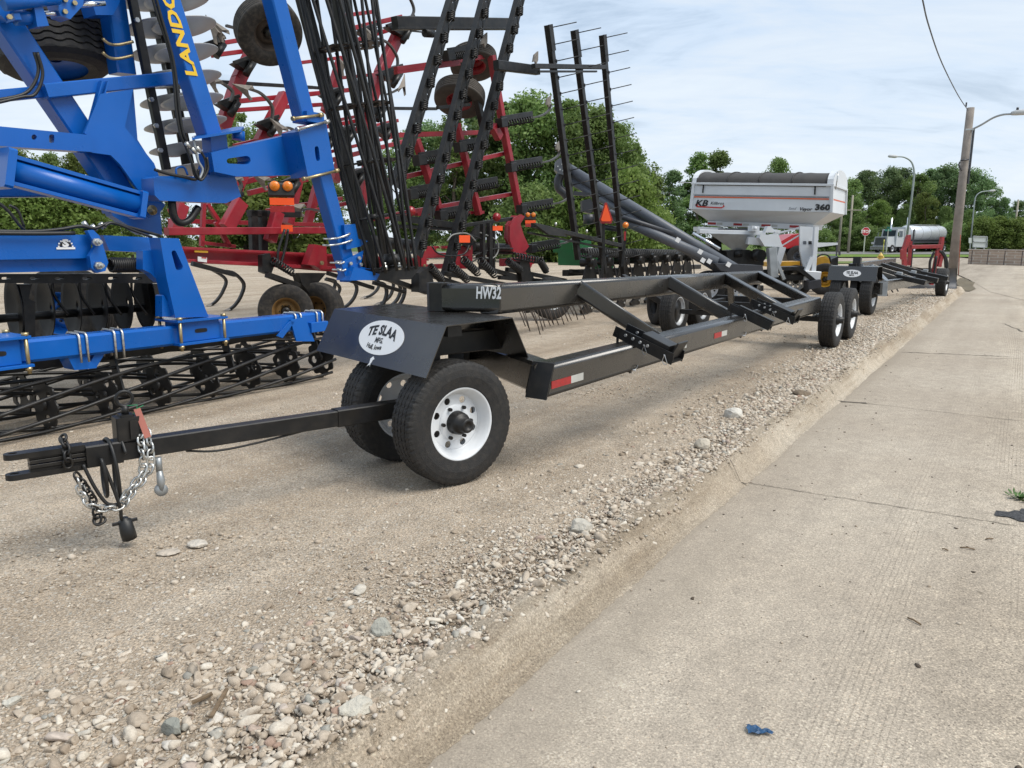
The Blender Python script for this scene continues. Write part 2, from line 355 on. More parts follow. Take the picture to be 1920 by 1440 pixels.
def concrete_mat(name='road concrete',kerb=False):
    m,N,L,b=node_mat(name)
    st,ob,rt=rotmap(N,L,2.2,.14)
    big=tx(N,L,ob,'n',.55,6,.6); strk=tx(N,L,st,'n',1.0,7,.65); fine=tx(N,L,ob,'n',130,3,.7); mid=tx(N,L,ob,'n',9,8,.7)
    base=ramp(N,L,big.outputs[0],[(.3,(.33,.275,.212)),(.5,(.40,.342,.272)),(.7,(.47,.412,.335))])
    base=mixc(N,L,.5,base,ramp(N,L,strk.outputs[0],[(.3,(.33,.32,.31)),(.5,(.5,.5,.5)),(.7,(.66,.66,.65))]),'OVERLAY')
    base=mixc(N,L,.55,base,ramp(N,L,mid.outputs[0],[(.3,(.30,.30,.30)),(.5,(.5,.5,.5)),(.72,(.70,.70,.69))]),'OVERLAY')
    vq=tx(N,L,ob,'v',150); sq=N.new('ShaderNodeSeparateColor'); L.new(vq.outputs['Color'],sq.inputs[0]); base=mixc(N,L,.75,base,ramp(N,L,sq.outputs[0],[(.0,(.16,.155,.15)),(.16,(.44,.44,.43)),(.75,(.54,.54,.54)),(1,(.88,.87,.84))]),'OVERLAY')
    base=mixc(N,L,.7,base,ramp(N,L,fine.outputs[0],[(.34,(.2,.2,.19)),(.5,(.5,.5,.5)),(.66,(.82,.81,.79))]),'OVERLAY')
    hgt=fine.outputs[0]
    if not kerb:
        # combed grooves along the road, worn off in patches
        w=N.new('ShaderNodeTexWave'); w.wave_type='BANDS'; w.bands_direction='X'; w.inputs['Scale'].default_value=13; w.inputs['Distortion'].default_value=3.2; w.inputs['Detail'].default_value=4; w.inputs['Detail Scale'].default_value=1.4; w.inputs['Detail Roughness'].default_value=.7
        mp=N.new('ShaderNodeMapping'); mp.inputs['Scale'].default_value=(1,.12,1); L.new(rt,mp.inputs[0]); L.new(mp.outputs[0],w.inputs['Vector'])
        wear=tx(N,L,st,'n',.9,4,.6); wr=ramp(N,L,wear.outputs[0],[(.44,(0,0,0)),(.6,(1,1,1))])
        g=ramp(N,L,w.outputs[0],[(.0,(.18,.18,.18)),(.13,(.48,.48,.48)),(1,(.53,.53,.53))])
        mm=N.new('ShaderNodeMath'); mm.operation='MULTIPLY'; mm.inputs[1].default_value=.75; L.new(wr,mm.inputs[0])
        sx=N.new('ShaderNodeSeparateXYZ'); L.new(rt,sx.inputs[0]); lane=N.new('ShaderNodeMapRange'); L.new(sx.outputs[0],lane.inputs[0]); lane.inputs[1].default_value=-.75; lane.inputs[2].default_value=.1; m3=N.new('ShaderNodeMath'); m3.operation='MULTIPLY'; L.new(mm.outputs[0],m3.inputs[0]); L.new(lane.outputs[0],m3.inputs[1]); mm=m3
        gut=N.new('ShaderNodeMapRange'); L.new(sx.outputs[0],gut.inputs[0]); gut.inputs[1].default_value=-.95; gut.inputs[2].default_value=-1.36; gn=ramp(N,L,strk.outputs[0],[(.38,(0,0,0)),(.6,(1,1,1))]); gm=N.new('ShaderNodeMath'); gm.operation='MULTIPLY'; L.new(gut.outputs[0],gm.inputs[0]); L.new(gn,gm.inputs[1]); g2=N.new('ShaderNodeMath'); g2.operation='MULTIPLY'; g2.inputs[1].default_value=.95; L.new(gm.outputs[0],g2.inputs[0]); base=mixc(N,L,g2.outputs[0],base,(.20,.165,.12)); tr=N.new('ShaderNodeMapRange'); L.new(sx.outputs[0],tr.inputs[0]); tr.inputs[1].default_value=.6; tr.inputs[2].default_value=-.5; tr.inputs[4].default_value=.45; base=mixc(N,L,tr.outputs[0],base,(.335,.288,.236))
        base=mixc(N,L,mm.outputs[0],base,g,'OVERLAY')
        # grease spots
        v=tx(N,L,ob,'v',3.2); sp=ramp(N,L,v.outputs['Distance'],[(.03,(.35,.33,.3)),(.055,(1,1,1))]); base=mixc(N,L,.5,base,sp,'MULTIPLY')
    else:
        base=mixc(N,L,.35,base,ramp(N,L,big.outputs[0],[(.38,(.45,.36,.26)),(.6,(.51,.44,.35))]))
        v2=tx(N,L,st,'n',2.3,6,.7); base=mixc(N,L,.55,base,ramp(N,L,v2.outputs[0],[(.42,(.5,.45,.38)),(.56,(1,1,1))]),'MULTIPLY')
    L.new(base,b.inputs['Base Color']); b.inputs['Roughness'].default_value=.9; b.inputs['Specular IOR Level'].default_value=.25
    bp=N.new('ShaderNodeBump'); bp.inputs['Strength'].default_value=.9 if kerb else .5; bp.inputs['Distance'].default_value=.012 if kerb else .006; L.new(hgt,bp.inputs['Height']); L.new(bp.outputs[0],b.inputs['Normal'])
    return m
def grass_mat(name='grass',c=((.05,.085,.018),(.085,.13,.03),(.14,.17,.05))):
    m,N,L,b=node_mat(name); tc=N.new('ShaderNodeTexCoord'); ob=tc.outputs['Object']
    n=tx(N,L,ob,'n',.6,8,.7); f=tx(N,L,ob,'n',14,4,.7)
    base=ramp(N,L,n.outputs[0],[(.35,c[0]),(.5,c[1]),(.68,c[2])])
    base=mixc(N,L,.5,base,ramp(N,L,f.outputs[0],[(.35,(.3,.3,.3)),(.65,(.7,.7,.7))]),'OVERLAY')
    L.new(base,b.inputs['Base Color']); b.inputs['Roughness'].default_value=.95; b.inputs['Specular IOR Level'].default_value=.1
    return m
GRAV=gravel_mat(); CONC=concrete_mat(); KERB=concrete_mat('kerb concrete',True); GRASS=grass_mat()
ASPH=mat('asphalt',(.17,.165,.155),.9,var=.15,vs=2,bump=.4,bs=60)
WALK=mat('pale concrete',(.46,.43,.38),.9,var=.1,vs=1.5,bump=.3,bs=30)
WK=1.37; ZR=-.13        # kerb line, road level
UE=27.0                 # where the straight kerb ends and turns left into the apron
def sheet(pts,z): 
    mb=MB(); mb.add([Vector((p[0],p[1],z)) for p in pts],[tuple(range(len(pts)))]); return mb
# far terrain to the horizon
structure(sheet([(-1500,-300),(1500,-300),(1500,1500),(-1500,1500)],-.30),'ground',GRASS)
# gravel lot: a real sheet with gentle unevenness, left of the kerb
def lot():
    us=np.concatenate([np.linspace(-6,14,81),np.linspace(14.5,62,60)]); ws=np.concatenate([np.linspace(1.55,9,61),np.linspace(9.4,60,50)])
    ph=RS.rand(8)*6
    mb=MB(); vs=[]; fs=[]; n=len(ws)
    for u in us:
        for w in ws:
            z=.006*math.sin(u*1.3+ph[0]+w*.4)+.005*math.sin(w*3.1+ph[1]+.3*u)+.004*math.sin(u*4.1+w*2.2+ph[2])
            if w<1.7: z=-.02+.0*z
            else: z*=min(1,(w-1.7)/.4)
            if 2.0<w<9: z*=.5
            t=min(1,max(0,(u-(UE-1))/4)); z=z*(1-t)-.16*t
            vs.append(uw(u,w,z))
    for i in range(len(us)-1):
        for j in range(n-1): fs.append((i*n+j,(i+1)*n+j,(i+1)*n+j+1,i*n+j+1))
    mb.add(vs,fs,True); return mb
structure(lot(),'gravel_lot',GRAV)
rd=MB(); a,b_,c_,d_=uw(-8,1.40,ZR),uw(140,1.40,ZR),uw(140,-30,ZR),uw(-8,-30,ZR); rd.add([a,b_,c_,d_],[(0,1,2,3)]); structure(rd,'road',CONC)
# kerb with rolled profile
def kerb():
    prof=[(1.34,-.129),(1.37,-.122),(1.40,-.103),(1.435,-.06),(1.465,-.02),(1.495,.000),(1.55,.006),(1.66,-.006),(1.68,-.06)]
    rings=[]
    for u in list(np.linspace(-2,8,420))+list(np.linspace(8.1,UE,160)):
        j=.006*math.sin(u*2.1)+.004*math.sin(u*5.3+1)
        rings.append([uw(u,w+j+RS.normal(0,.004),z+(.006*math.sin(u*3.3+w*9)+RS.normal(0,.0035)-(.012*max(0,math.sin(u*7+2*math.sin(u*3))-.8)/.2 if -.03<z<.01 else 0) if z>-.115 else 0)) for w,z in prof])
    # the return: a quarter circle to the left
    c=uw(UE,1.37+3.0)
    for k in range(1,16):
        t=math.pi/2*k/15; sk=-.13*k/15
        d=-WV*math.cos(t)+UV*math.sin(t)
        rings.append([c+d*(3.0-(w-1.37))+ZV*(max(z+sk,-.129)) for w,z in prof])
    mb=MB(); mb.loft(rings,close=False,caps=False); return mb
structure(kerb(),'kerb',KERB)
# joints across the slabs
JM=mat('joint filler',(.11,.092,.07),.95)
def crack(pts,wd,name='pavement_joint',m=JM):
    mb=MB(); L_=[]; 
    for i,p in enumerate(pts):
        p=V3(p); d=(V3(pts[min(i+1,len(pts)-1)])-V3(pts[max(i-1,0)])).normalized(); s=d.cross(ZV); k=wd*(.5+.9*random.random())*.5
        L_.append([p+s*k,p-s*k])
    mb.loft(L_,close=False,caps=False,smooth=False); return structure(mb,name,m)
def jline(a,b,n,j,wd):
    A=G(*a,ZR+.004); B=G(*b,ZR+.004); s=(B-A).normalized().cross(ZV)
    crack([A.lerp(B,i/n)+s*random.uniform(-j,j) for i in range(n+1)],wd)
jline((1402,905),(1905,985),60,.007,.006)
jline((1566,752),(1625,756),10,.01,.05)
jline((1625,756),(1920,790),14,.012,.006)
jline((1690,660),(1890,668),40,.03,.022)
jline((1850,672),(1920,672),12,.02,.01)
jline((1885,607),(1920,622),8,.03,.03)
jline((1770,600),(1885,607),8,.02,.012)
jline((1800,560),(1905,565),10,.02,.02)
crack([uw(4.72+.004*i,1.33+.0125*i,(-.119 if i<5 else min(.012,-.119+.0195*(i-4)))) for i in range(12)],.012,'kerb_joint')
for uu in(7.8,10.9,14.0,17.1): crack([uw(uu+.003*i,1.33+.0125*i,(-.119 if i<5 else min(.012,-.119+.0195*(i-4)))) for i in range(12)],.014,'kerb_joint')
# oil, weeds and the tar patch at the right edge
tp=MB(); c=G(1935,968,ZR+.006); tp.add([c]+[c+Vector((math.cos(t)*.17*(1+.25*math.sin(3*t)+.12*math.sin(9*t)),math.sin(t)*.11*(1+.2*math.cos(5*t)+.15*math.sin(11*t)),0)) for t in np.linspace(0,2*math.pi,28)[:-1]],[(0,i,i%27+1) for i in range(1,28)])
structure(tp,'tar_patch',mat('tar',(.05,.05,.052),.9,bump=1,bs=60,var=.6,vs=70))
# ---------------------------------------------------------------- loose stones
def ico(sub):
    bm=bmesh.new(); bmesh.ops.create_icosphere(bm,subdivisions=sub,radius=1); v=np.array([x.co[:] for x in bm.verts]); f=np.array([[q.index for q in p.verts] for p in bm.faces]); bm.free(); return v,f
def stone_mat():
    m,N,L,b=node_mat('limestone pebbles'); g=N.new('ShaderNodeNewGeometry'); tc=N.new('ShaderNodeTexCoord')
    col=ramp(N,L,g.outputs['Random Per Island'],[(0,(.29,.23,.17)),(.22,(.40,.33,.255)),(.6,(.50,.43,.345)),(.88,(.585,.525,.44)),(.94,(.29,.28,.245)),(.965,(.32,.21,.155)),(1,(.60,.565,.50))])
    n=tx(N,L,tc.outputs['Object'],'n',45,6,.7); col=mixc(N,L,.55,col,ramp(N,L,n.outputs[0],[(.32,(.3,.29,.27)),(.5,(.5,.5,.5)),(.68,(.7,.7,.7))]),'OVERLAY')
    L.new(col,b.inputs['Base Color']); b.inputs['Roughness'].default_value=.92; b.inputs['Specular IOR Level'].default_value=.2
    bp=N.new('ShaderNodeBump'); bp.inputs['Strength'].default_value=.5; bp.inputs['Distance'].default_value=.01; L.new(n.outputs[0],bp.inputs['Height']); L.new(bp.outputs[0],b.inputs['Normal'])
    return m
STONE=stone_mat()
def facets(k,seed):
    rs=np.random.RandomState(seed); v0,f=ico(2); out=[]
    for _ in range(k):
        q=v0.copy()
        for _ in range(9):
            d=rs.normal(size=3); d/=np.linalg.norm(d); t=rs.uniform(.28,.68); q-=np.maximum(0,q@d-t)[:,None]*d
        out.append(q*1.5)
    return np.array(out),f
def scatter(name,n,pos,size,sub=1,flat=.62,sink=.42):
    """pos: (n,3) base points; one mesh"""
    n=len(pos)
    if sub>1:
        lib,bf=facets(24,5); nv=lib.shape[1]; v=lib[RS.randint(0,24,n)]
    else:
        bv,bf=ico(1); nv=len(bv); v=np.repeat(bv[None],n,0); v=v*(1+RS.uniform(-.36,.34,(n,nv,1)))
    v*=np.stack([RS.uniform(.8,1.35,n),RS.uniform(.65,1.0,n),RS.uniform(.42,.85,n)*flat/.62],1)[:,None,:]
    tl=RS.uniform(-.35,.35,n); a=RS.uniform(0,6.28,n)
    x=v[...,0]*np.cos(tl)[:,None]-v[...,2]*np.sin(tl)[:,None]; z=v[...,0]*np.sin(tl)[:,None]+v[...,2]*np.cos(tl)[:,None]; y=v[...,1]
    x,y=x*np.cos(a)[:,None]-y*np.sin(a)[:,None],x*np.sin(a)[:,None]+y*np.cos(a)[:,None]
    v=np.stack([x,y,z],-1)*size[:,None,None]
    v+=pos[:,None,:]; v[...,2]+=(size*.5*(1-sink*1.6))[:,None]
    f=bf[None]+ (np.arange(n)*nv)[:,None,None]
    me=bpy.data.meshes.new(name); me.vertices.add(n*nv); me.vertices.foreach_set('co',v.astype(np.float32).ravel())
    F=f.reshape(-1,3); me.loops.add(F.size); me.loops.foreach_set('vertex_index',F.ravel().astype(np.int32)); me.polygons.add(len(F)); me.polygons.foreach_set('loop_start',np.arange(0,F.size,3,dtype=np.int32))
    me.update(calc_edges=True); me.validate(); me.materials.append(STONE)
    o=bpy.data.objects.new(name,me); sc.collection.objects.link(o); return o
def uwz(u,w,z): 
    return np.stack([u*UV.x+w*WV.x,u*UV.y+w*WV.y,z],1)
def stones():
    # coarse windrow along the kerb: denser and bigger near it; u grows away from the camera
    n=95000; u=-1.6+ (RS.rand(n)**2.0)*27; w=1.535+np.abs(RS.normal(0,1,n))*np.where(u<1.5,.6,np.where(u<3.4,.45,.36))+.03*np.sin(u*2.3)
    keep=RS.rand(n)<np.clip(1.2-(w-1.6)*np.where(u<1.5,.62,np.where(u<3.4,1.3,1.0))+.35*np.sin(u*1.7+w*5)+.25*np.sin(u*4.3-w*3),0.05,1); u,w=u[keep],w[keep]
    s=np.exp(RS.normal(math.log(.0066),.55,len(u)))*np.interp(u,[0,1.3,2.0,3.2,4.5],[.92,.88,.55,.55,.74])*(1+np.clip(u,0,30)*.045)*np.clip(1.25-.25*(w-1.6),.6,1.3)
    s=np.clip(s,.003,.03)
    nr=u<4.5
    o=scatter('gravel_windrow',0,uwz(u[nr],w[nr],np.full(nr.sum(),.0)),s[nr],sub=2); tag(o,'pale crushed limestone heaped along the near kerb','gravel',kind='stuff')
    o=scatter('gravel_windrow',0,uwz(u[~nr],w[~nr],np.full((~nr).sum(),.0)),s[~nr]); tag(o,'pale crushed limestone strung along the far kerb','gravel',kind='stuff')
    # fine scatter over the lot near the camera
    n=80000; u=-2.2+(RS.rand(n)**1.7)*18; w=1.7+RS.rand(n)**1.25*4.2
    k=RS.rand(n)<(.35+.3*np.sin(w*5+u*.5)+.3*np.sin(u*1.1+w*2)); u,w=u[k],w[k]
    s=np.clip(np.exp(RS.normal(math.log(.0042),.5,len(u))),.003,.02)*(1+np.clip(u,0,20)*.03)
    o=scatter('loose_gravel',0,uwz(u,w,np.full(len(u),-.002)),s); tag(o,'small loose pebbles strewn over the packed dirt lot','gravel',kind='stuff')
    # a few strays on the kerb and the pavement
    n=240; u=-1+RS.rand(n)*9; w=1.37-RS.rand(n)**2*2.2; o=scatter('stray_gravel',0,uwz(u,w,np.full(n,ZR+.001)),np.clip(np.exp(RS.normal(math.log(.0045),.45,n)),.002,.011)); tag(o,'stray pebbles lying on the concrete pavement','gravel',kind='stuff')
    n=5200; u=-1+RS.rand(n)**1.5*14; w=1.61-RS.rand(n)**1.6*.19; o=scatter('kerb_gravel',0,uwz(u,w,np.where(w>1.485,.004,.004-(1.485-w)*1.55)),np.clip(np.exp(RS.normal(math.log(.006),.5,n)),.002,.018)); tag(o,'pebbles spilled onto the kerb top','gravel',kind='stuff')
stones()
def debris():
    global STONE
    keep=STONE; STONE=mat('dark litter bits',(.075,.055,.038),.9,var=.4,vs=40)
    n=420; u=-.6+RS.rand(n)**1.3*13; w=1.30-RS.rand(n)**1.2*4.0
    o=scatter('dark_debris',0,uwz(u,w,np.full(n,ZR+.001)),np.clip(np.exp(RS.normal(math.log(.0048),.5,n)),.002,.013),flat=.3); tag(o,'dark seed husks and dirt crumbs scattered on the pavement','debris',kind='stuff')
    STONE=keep
debris()
def rock(px,py,wpx,hpx,label,col=(.46,.43,.37),z=0,seed=0):
    c=G(px,py+hpx*.35,z); k=c.y/FPX/_c; a=wpx*k*.5; h=hpx*k*.55
    rs=np.random.RandomState(seed); v,f=ico(3); q=v.copy()
    for _ in range(9):
        d=rs.normal(size=3); d/=np.linalg.norm(d); t=rs.uniform(.55,.85); over=np.maximum(0,q@d-t); q-=over[:,None]*d
    q*=1+rs.uniform(-.035,.035,(len(q),1)); q*=np.array([a,a*.72,h*.85])/.82
    ang=rs.uniform(-.5,.5); q=np.stack([q[:,0]*math.cos(ang)-q[:,1]*math.sin(ang),q[:,0]*math.sin(ang)+q[:,1]*math.cos(ang),q[:,2]+h*.45],1)
    mb=MB(); mb.add([tuple(x+np.array(c)) for x in q],[tuple(x) for x in f]); m=mat('rock %.2f %.2f'%(col[0],col[2]),col,.95,var=.22,vs=9,bump=1,bs=28)
    return solo(mb,'rock',m,c,label,'rock')
for i,a in enumerate([(664,1322,76,36,'large pale pitted limestone block lying against the kerb edge in the foreground',(.50,.465,.39)),
 (718,1173,40,40,'blocky grey stone standing upright on the coarse gravel',(.36,.35,.30)),
 (326,1360,44,40,'rounded greenish grey stone among the coarse pebbles at lower left',(.25,.25,.215)),
 (1087,984,42,30,'angular pale stone resting at the gravel edge below the front wheels',(.44,.41,.35)),
 (1375,774,36,22,'whitish stone on the gravel beside the kerb past the front bracket',(.56,.53,.47)),
 (1318,832,30,24,'buff stone half sunk in the gravel by the kerb crack',(.47,.42,.34)),
 (371,1018,34,13,'chalky white stone half buried in the packed dirt',(.54,.49,.42)),
 (318,1033,38,8,'flat pale stone pressed into the dirt beside the chalky white one',(.45,.39,.32)),
 (24,1313,34,20,'pale flattened stone at the left edge of the picture on coarse gravel',(.5,.47,.4)),
 (1505,737,34,14,'brown clod of earth on the gravel beside the kerb',(.17,.13,.09))]): rock(*a[:5],col=a[5],seed=i+3)
# ---------------------------------------------------------------- small litter
def litter():
    mb=MB(); c=G(1424,1372,ZR+.004); rs=random.Random(4); n=9
    ys=[[c+Vector(((i/8-.5)*.075+rs.uniform(-.004,.004),(j/4-.5)*(.042 if i<5 else .022)-(i/8-.5)*.02,.002+.006*abs(math.sin(i*1.9+j*2.3))+rs.uniform(0,.004))) for j in range(5)] for i in range(9)]
    mb.loft(ys,close=False,caps=False,smooth=False); solo(mb,'plastic_scrap',mat('blue plastic film',(.012,.06,.14),.5,var=.4,vs=60),c,'crumpled scrap of blue plastic on the concrete pavement','litter')
    TW=mat('dry twig',(.16,.11,.065),.9,var=.3,vs=60)
    for i,(a,b,l) in enumerate([((1702,1158),(1727,1171),'straight brown twig lying on the pavement'),((1848,1011),(1862,1010),'short tan stick near the tar patch on the pavement'),((1766,1029),(1778,1032),'small pale twig on the pavement below the long joint'),((1800,1026),(1828,1030),'thin bent straw on the pavement near the right edge')]):
        A,B=G(*a,ZR+.006),G(*b,ZR+.006); solo(MB().tube([A,A.lerp(B,.5)+Vector((0,.003,.003)),B],.0035,6),'twig',TW,A,l,'twig')
    for i,(a,b,l) in enumerate([((395,1345),(425,1292),'splinter of weathered wood lying among the coarse pebbles'),((360,1318),(398,1300),'shorter wood splinter among the coarse pebbles')]):
        A,B=G(*a,.022),G(*b,.03); solo(MB().beam(A,B,.012,.008),'wood_splinter',TW,A,l,'splinter')
    # weed in the joint at the right edge
    mb=MB(); c=G(1914,935,ZR+.003); rs=random.Random(9)
    for i in range(90):
        a=rs.uniform(0,6.28); r=rs.uniform(0,.07); p=c+Vector((math.cos(a)*r*.6,math.sin(a)*r*1.6,0)); d=Vector((math.cos(a)*.03,math.sin(a)*.03,rs.uniform(.012,.035))); s=d.cross(ZV).normalized()*.006
        mb.add([p-s*.4,p+s*.4,p+d*.6+s,p+d,p+d*.6-s],[(0,1,2,3,4)])
    solo(mb,'weed',mat('weed leaves',(.06,.13,.025),.7,var=.3,vs=30),c,'low green weed growing in the pavement joint at the right edge','plant')
litter()
# ================================================================ BLACK HEADER TRAILER
def chainlink(mb,c,d,n,L=.052,wd=.034,r=.0058):
    d=d.normalized(); s=n-d*n.dot(d); s=s.normalized() if s.length>1e-5 else frame(d)[1]; a=L/2-wd/2; pts=[]
    for k in range(7): t=-math.pi/2+math.pi*k/6; pts.append(c+d*(a+wd/2*math.cos(t))+s*(wd/2*math.sin(t)))
    for k in range(7): t=math.pi/2+math.pi*k/6; pts.append(c+d*(-a+wd/2*math.cos(t))+s*(wd/2*math.sin(t)))
    pts.append(pts[0]); mb.tube(pts,r,6,caps=False)
def bez(pts,n):
    # Catmull-Rom through the points
    pts=[V3(p) for p in pts]; q=[pts[0]*2-pts[1]]+pts+[pts[-1]*2-pts[-2]]; out=[]
    for i in range(1,len(q)-2):
        for k in range(n):
            t=k/n; a,b,c,d=q[i-1],q[i],q[i+1],q[i+2]
            out.append(.5*((2*b)+(c-a)*t+(2*a-5*b+4*c-d)*t*t+(3*b-a-3*c+d)*t**3))
    return out+[pts[-1]]
def chain(mb,pts,L=.052,**k):
    c=bez(pts,24); ln=0; pos=[c[0]]; step=L*.68
    for a,b in zip(c,c[1:]):
        seg=(b-a).length; 
        while ln+seg>=step and seg>1e-9:
            t=(step-ln)/seg; a=a.lerp(b,t); pos.append(a); seg=(b-a).length; ln=0
        ln+=seg
    for i in range(len(pos)-1):
        d=pos[i+1]-pos[i]; _,x,y=frame(d); chainlink(mb,(pos[i]+pos[i+1])/2,d,(x+y) if i%2 else (x-y),L,**k)
def channel(mb,A,B,w,h,t=.008):
    """U channel open upward from A to B"""
    d,x,y=frame(B-A); 
    for sgn in(-1,1): mb.beam(A+x*sgn*w/2+y*h*.5,B+x*sgn*w/2+y*h*.5,t,h)
    mb.beam(A,B,w-t-.002,t)
def header_trailer():
    D=Vector((-.556,4.605,0)); Hd=R(50.5); fw=Vector((math.sin(Hd),math.cos(Hd),0)); rt=Vector((math.cos(Hd),-math.sin(Hd),0))
    T=thing('header_trailer',(D.x,D.y,0),'long black header trailer nearest the camera, narrow front wheels under a folded fender','trailer')
    RW=.375
    for s in(1,-1):
        make_wheel(T,D+rt*(.316*s)+ZV*RW,rt*s,RW,.225,.216,style='spoke8',rimm=RIM,lugs=6)
    ax=MB(); ax.beam(D+rt*.3+ZV*RW,D-rt*.3+ZV*RW,.075,.075); ax.build('front_axle',BLK2,T)
    # folded fender
    zt=.97
    ft=[G(627,579,zt),G(837,611,zt),G(961,595,zt)]; ft.append(ft[0]+ft[2]-ft[1])
    fr=(ft[2]-ft[1]).normalized()          # rearward
    drop=.275
    fb=[ft[0]-fr*.17-ZV*drop,ft[1]-fr*.17-ZV*drop]; rb=[ft[2]+fr*.17-ZV*drop,ft[3]+fr*.17-ZV*drop]
    t=.006; mb=MB()
    # one sheet folded twice, built as a profile extruded across
    a0,a1=ft[0],ft[1]; prof=[fb[1],ft[1],ft[2],rb[0]]; acr=a0-a1; ins=[]
    cen=(ft[1]+ft[2])/2-ZV*.6
    def inner(p,i):
        if i in(0,3): return p+(-ZV*.002)+(fr if i==0 else -fr)*t*1.2
        return p-ZV*t+(fr*(t*.3) if i==1 else -fr*(t*.3))
    outl=prof+[inner(p,i) for i,p in reversed(list(enumerate(prof)))]
    mb.ext(outl,acr); F=mb.build('front_fender',BLK,T)
    # oval decal on the sloping front panel
    xd=(ft[1]-ft[0]).normalized(); yd=(ft[0]-fb[0]).normalized(); nn=xd.cross(yd)
    wid=(ft[1]-ft[0]).length
    dc=fb[0]+xd*wid*.545+yd*(ft[0]-fb[0]).length*.56
    el=[dc+nn*.001+xd*.262*math.cos(k)+yd*.116*math.sin(k) for k in np.linspace(0,2*math.pi,49)[:-1]]
    mb=MB(); mb.ext(el,nn*.0015); de=mb.build('oval_decal',WLET,F)
    wp=lambda x,y:(x,y-.9*x*x)
    text('TE SLAA',BLET,dc+yd*.044+nn*.0012,xd,yd,.062,de,bold=.04,sx=1.02,warp=lambda x,y:(x,y-.9*x*x+.006),shear=.0)
    text('MFG.',BLET,dc-yd*.020+nn*.0012,xd,yd,.034,de,bold=.03,sx=.9)
    text('Hull, Iowa',BLET,dc-yd*.070+nn*.0012,xd,yd,.030,de,bold=.03,sx=1.0,warp=lambda x,y:(x-.03,y+1.2*x*x))
    # scuff with bare primer under the decal
    q=dc-yd*.155; mb=MB(); mb.ext([q+nn*.0006+xd*a*.9+yd*b for a,b in((-.03,-.045),(-.012,-.02),(-.02,.008),(-.004,.022),(.012,.026),(.02,.016),(.034,.012),(.015,.004),(.012,-.012),(.004,-.022),(.012,-.045),(.002,-.03),(-.012,-.035))],nn*.0006); mb.build('paint_chip',WLET,F)
    # turntable post between fender and axle
    mb=MB(); mb.beam(D+ZV*.43+fw*.02,D+ZV*(zt-.012)+fw*.02,.14,.14,up=fw); mb.beam(D+ZV*(zt-.05)+rt*.35,D+ZV*(zt-.05)-rt*.35,.10,.06); mb.build('pivot_post',BLK2,T)
    # tow bar
    tip=Vector((-1.976,3.35,.462)); A=D+ZV*.425-fw*.05
    joint=onx(A,tip,628)
    mb=MB(); mb.beam(A,joint,.088,.10); mb.beam(joint,tip,.078,.09); tb=mb.build('tow_bar',BLK2,T)
    fwd=(tip-A).normalized(); _,xs,yu=frame(fwd)
    # clevis hitch: sleeve, two tongues with pin holes, packing plates
    s0=onx(A,tip,158); 
    mb=MB(); mb.beam(onx(A,tip,226),s0,.096,.104); mb.beam(s0,tip+fwd*.015,.06,.062)
    for z in(-.046,.046):
        c0=s0+yu*z; tgt=P(22,880 if z>0 else 905,3.02); c1=Vector((tgt.x,tgt.y,(c0+fwd*(tgt-c0).length).z))
        c1=onx(A,tip,26)+yu*z
        hole=[c1+xs*.014*math.cos(k)+fwd*.019*math.sin(k)+yu*(-.0085) for k in np.linspace(0,6.283,15)[:-1]]
        e=[c0+xs*.034,]+[c1+xs*.034*math.cos(k)+fwd*.036*math.sin(k) for k in np.linspace(0,math.pi,11)]+[c0-xs*.034]
        e=[p-yu*.0125 for p in e]; hole=[p-yu*.004 for p in hole]
        mb.ext(e,yu*.025,[hole])
    for z in(-.03,-.01,.012,.03): mb.beam(s0+yu*z-fwd*.02,s0+fwd*.22+yu*z*.95,.074-abs(z),.016)
    mb.build('clevis_hitch',BLK2,T)
    # latch housing with ring pull
    lc=onx(A,tip,240)+yu*.048
    mb=MB(); mb.beam(lc,lc+yu*.115,.09,.105,up=fwd); mb.beam(lc+yu*.115,lc+yu*.125,.07,.06,up=fwd)
    mb.cyl(lc+yu*.12,lc+yu*.165,.017,12)
    rc=lc+yu*.198; mb.tube([rc+(fwd*math.cos(k)+yu*math.sin(k))*.036 for k in np.linspace(0,6.283,25)],.0085,8,caps=False)
    mb.beam(lc-fwd*.02-xs*.06+yu*.055,lc-fwd*.02+xs*.06+yu*.055,.035,.09,up=yu); L_=mb.build('ring_latch',BLK2,T)
    mb=MB(); sd_=-xs if xs.y>0 else xs; k=lc+yu*.15-fwd*.045+sd_*.03; mb.beam(k,k-fwd*.03+sd_*.035-yu*.14,.03,.002,up=sd_); mb.build('paper_tag',mat('red paper tag',(.36,.13,.10),.8,var=.1),T)
    mb=MB(); mb.tube([rc-yu*.035,k+yu*.02+sd_*.01,k,k+fwd*.02-yu*.03],.0022,5); mb.tube([k,k+yu*.012-fwd*.03],.0022,5); mb.build('tag_string',mat('green string',(.03,.25,.11),.7),T)
    # safety chain looped over the bar
    b1=onx(A,tip,262); side=-xs if (-xs).dot(Vector((0,-1,0)))>0 else xs     # the side toward the camera
    o=side*.062
    ch=MB(); lo=onx(A,tip,205)+o*1.15-ZV*.255; hook=onx(A,tip,133)+o-ZV*.075
    chain(ch,[b1-o*.7+yu*.06,b1+o*.4+yu*.085,b1+o*1.05+yu*.02-fwd*-.01,b1+o*1.2-ZV*.10-fwd*-.015,b1+o*1.3+fwd*.10-ZV*.20,lo,lo+fwd*.12+ZV*.035,hook])
    b2=onx(A,tip,274)
    chain(ch,[b2-o*.7+yu*.06,b2+o*.4+yu*.082,b2+o*1.05-ZV*.02,b2+o*1.15-ZV*.11+fwd*.02,b2+o*1.2+fwd*.12-ZV*.215,lo-fwd*.03+side*.02+ZV*.006])
    ch.build('safety_chain',ZINC,T)
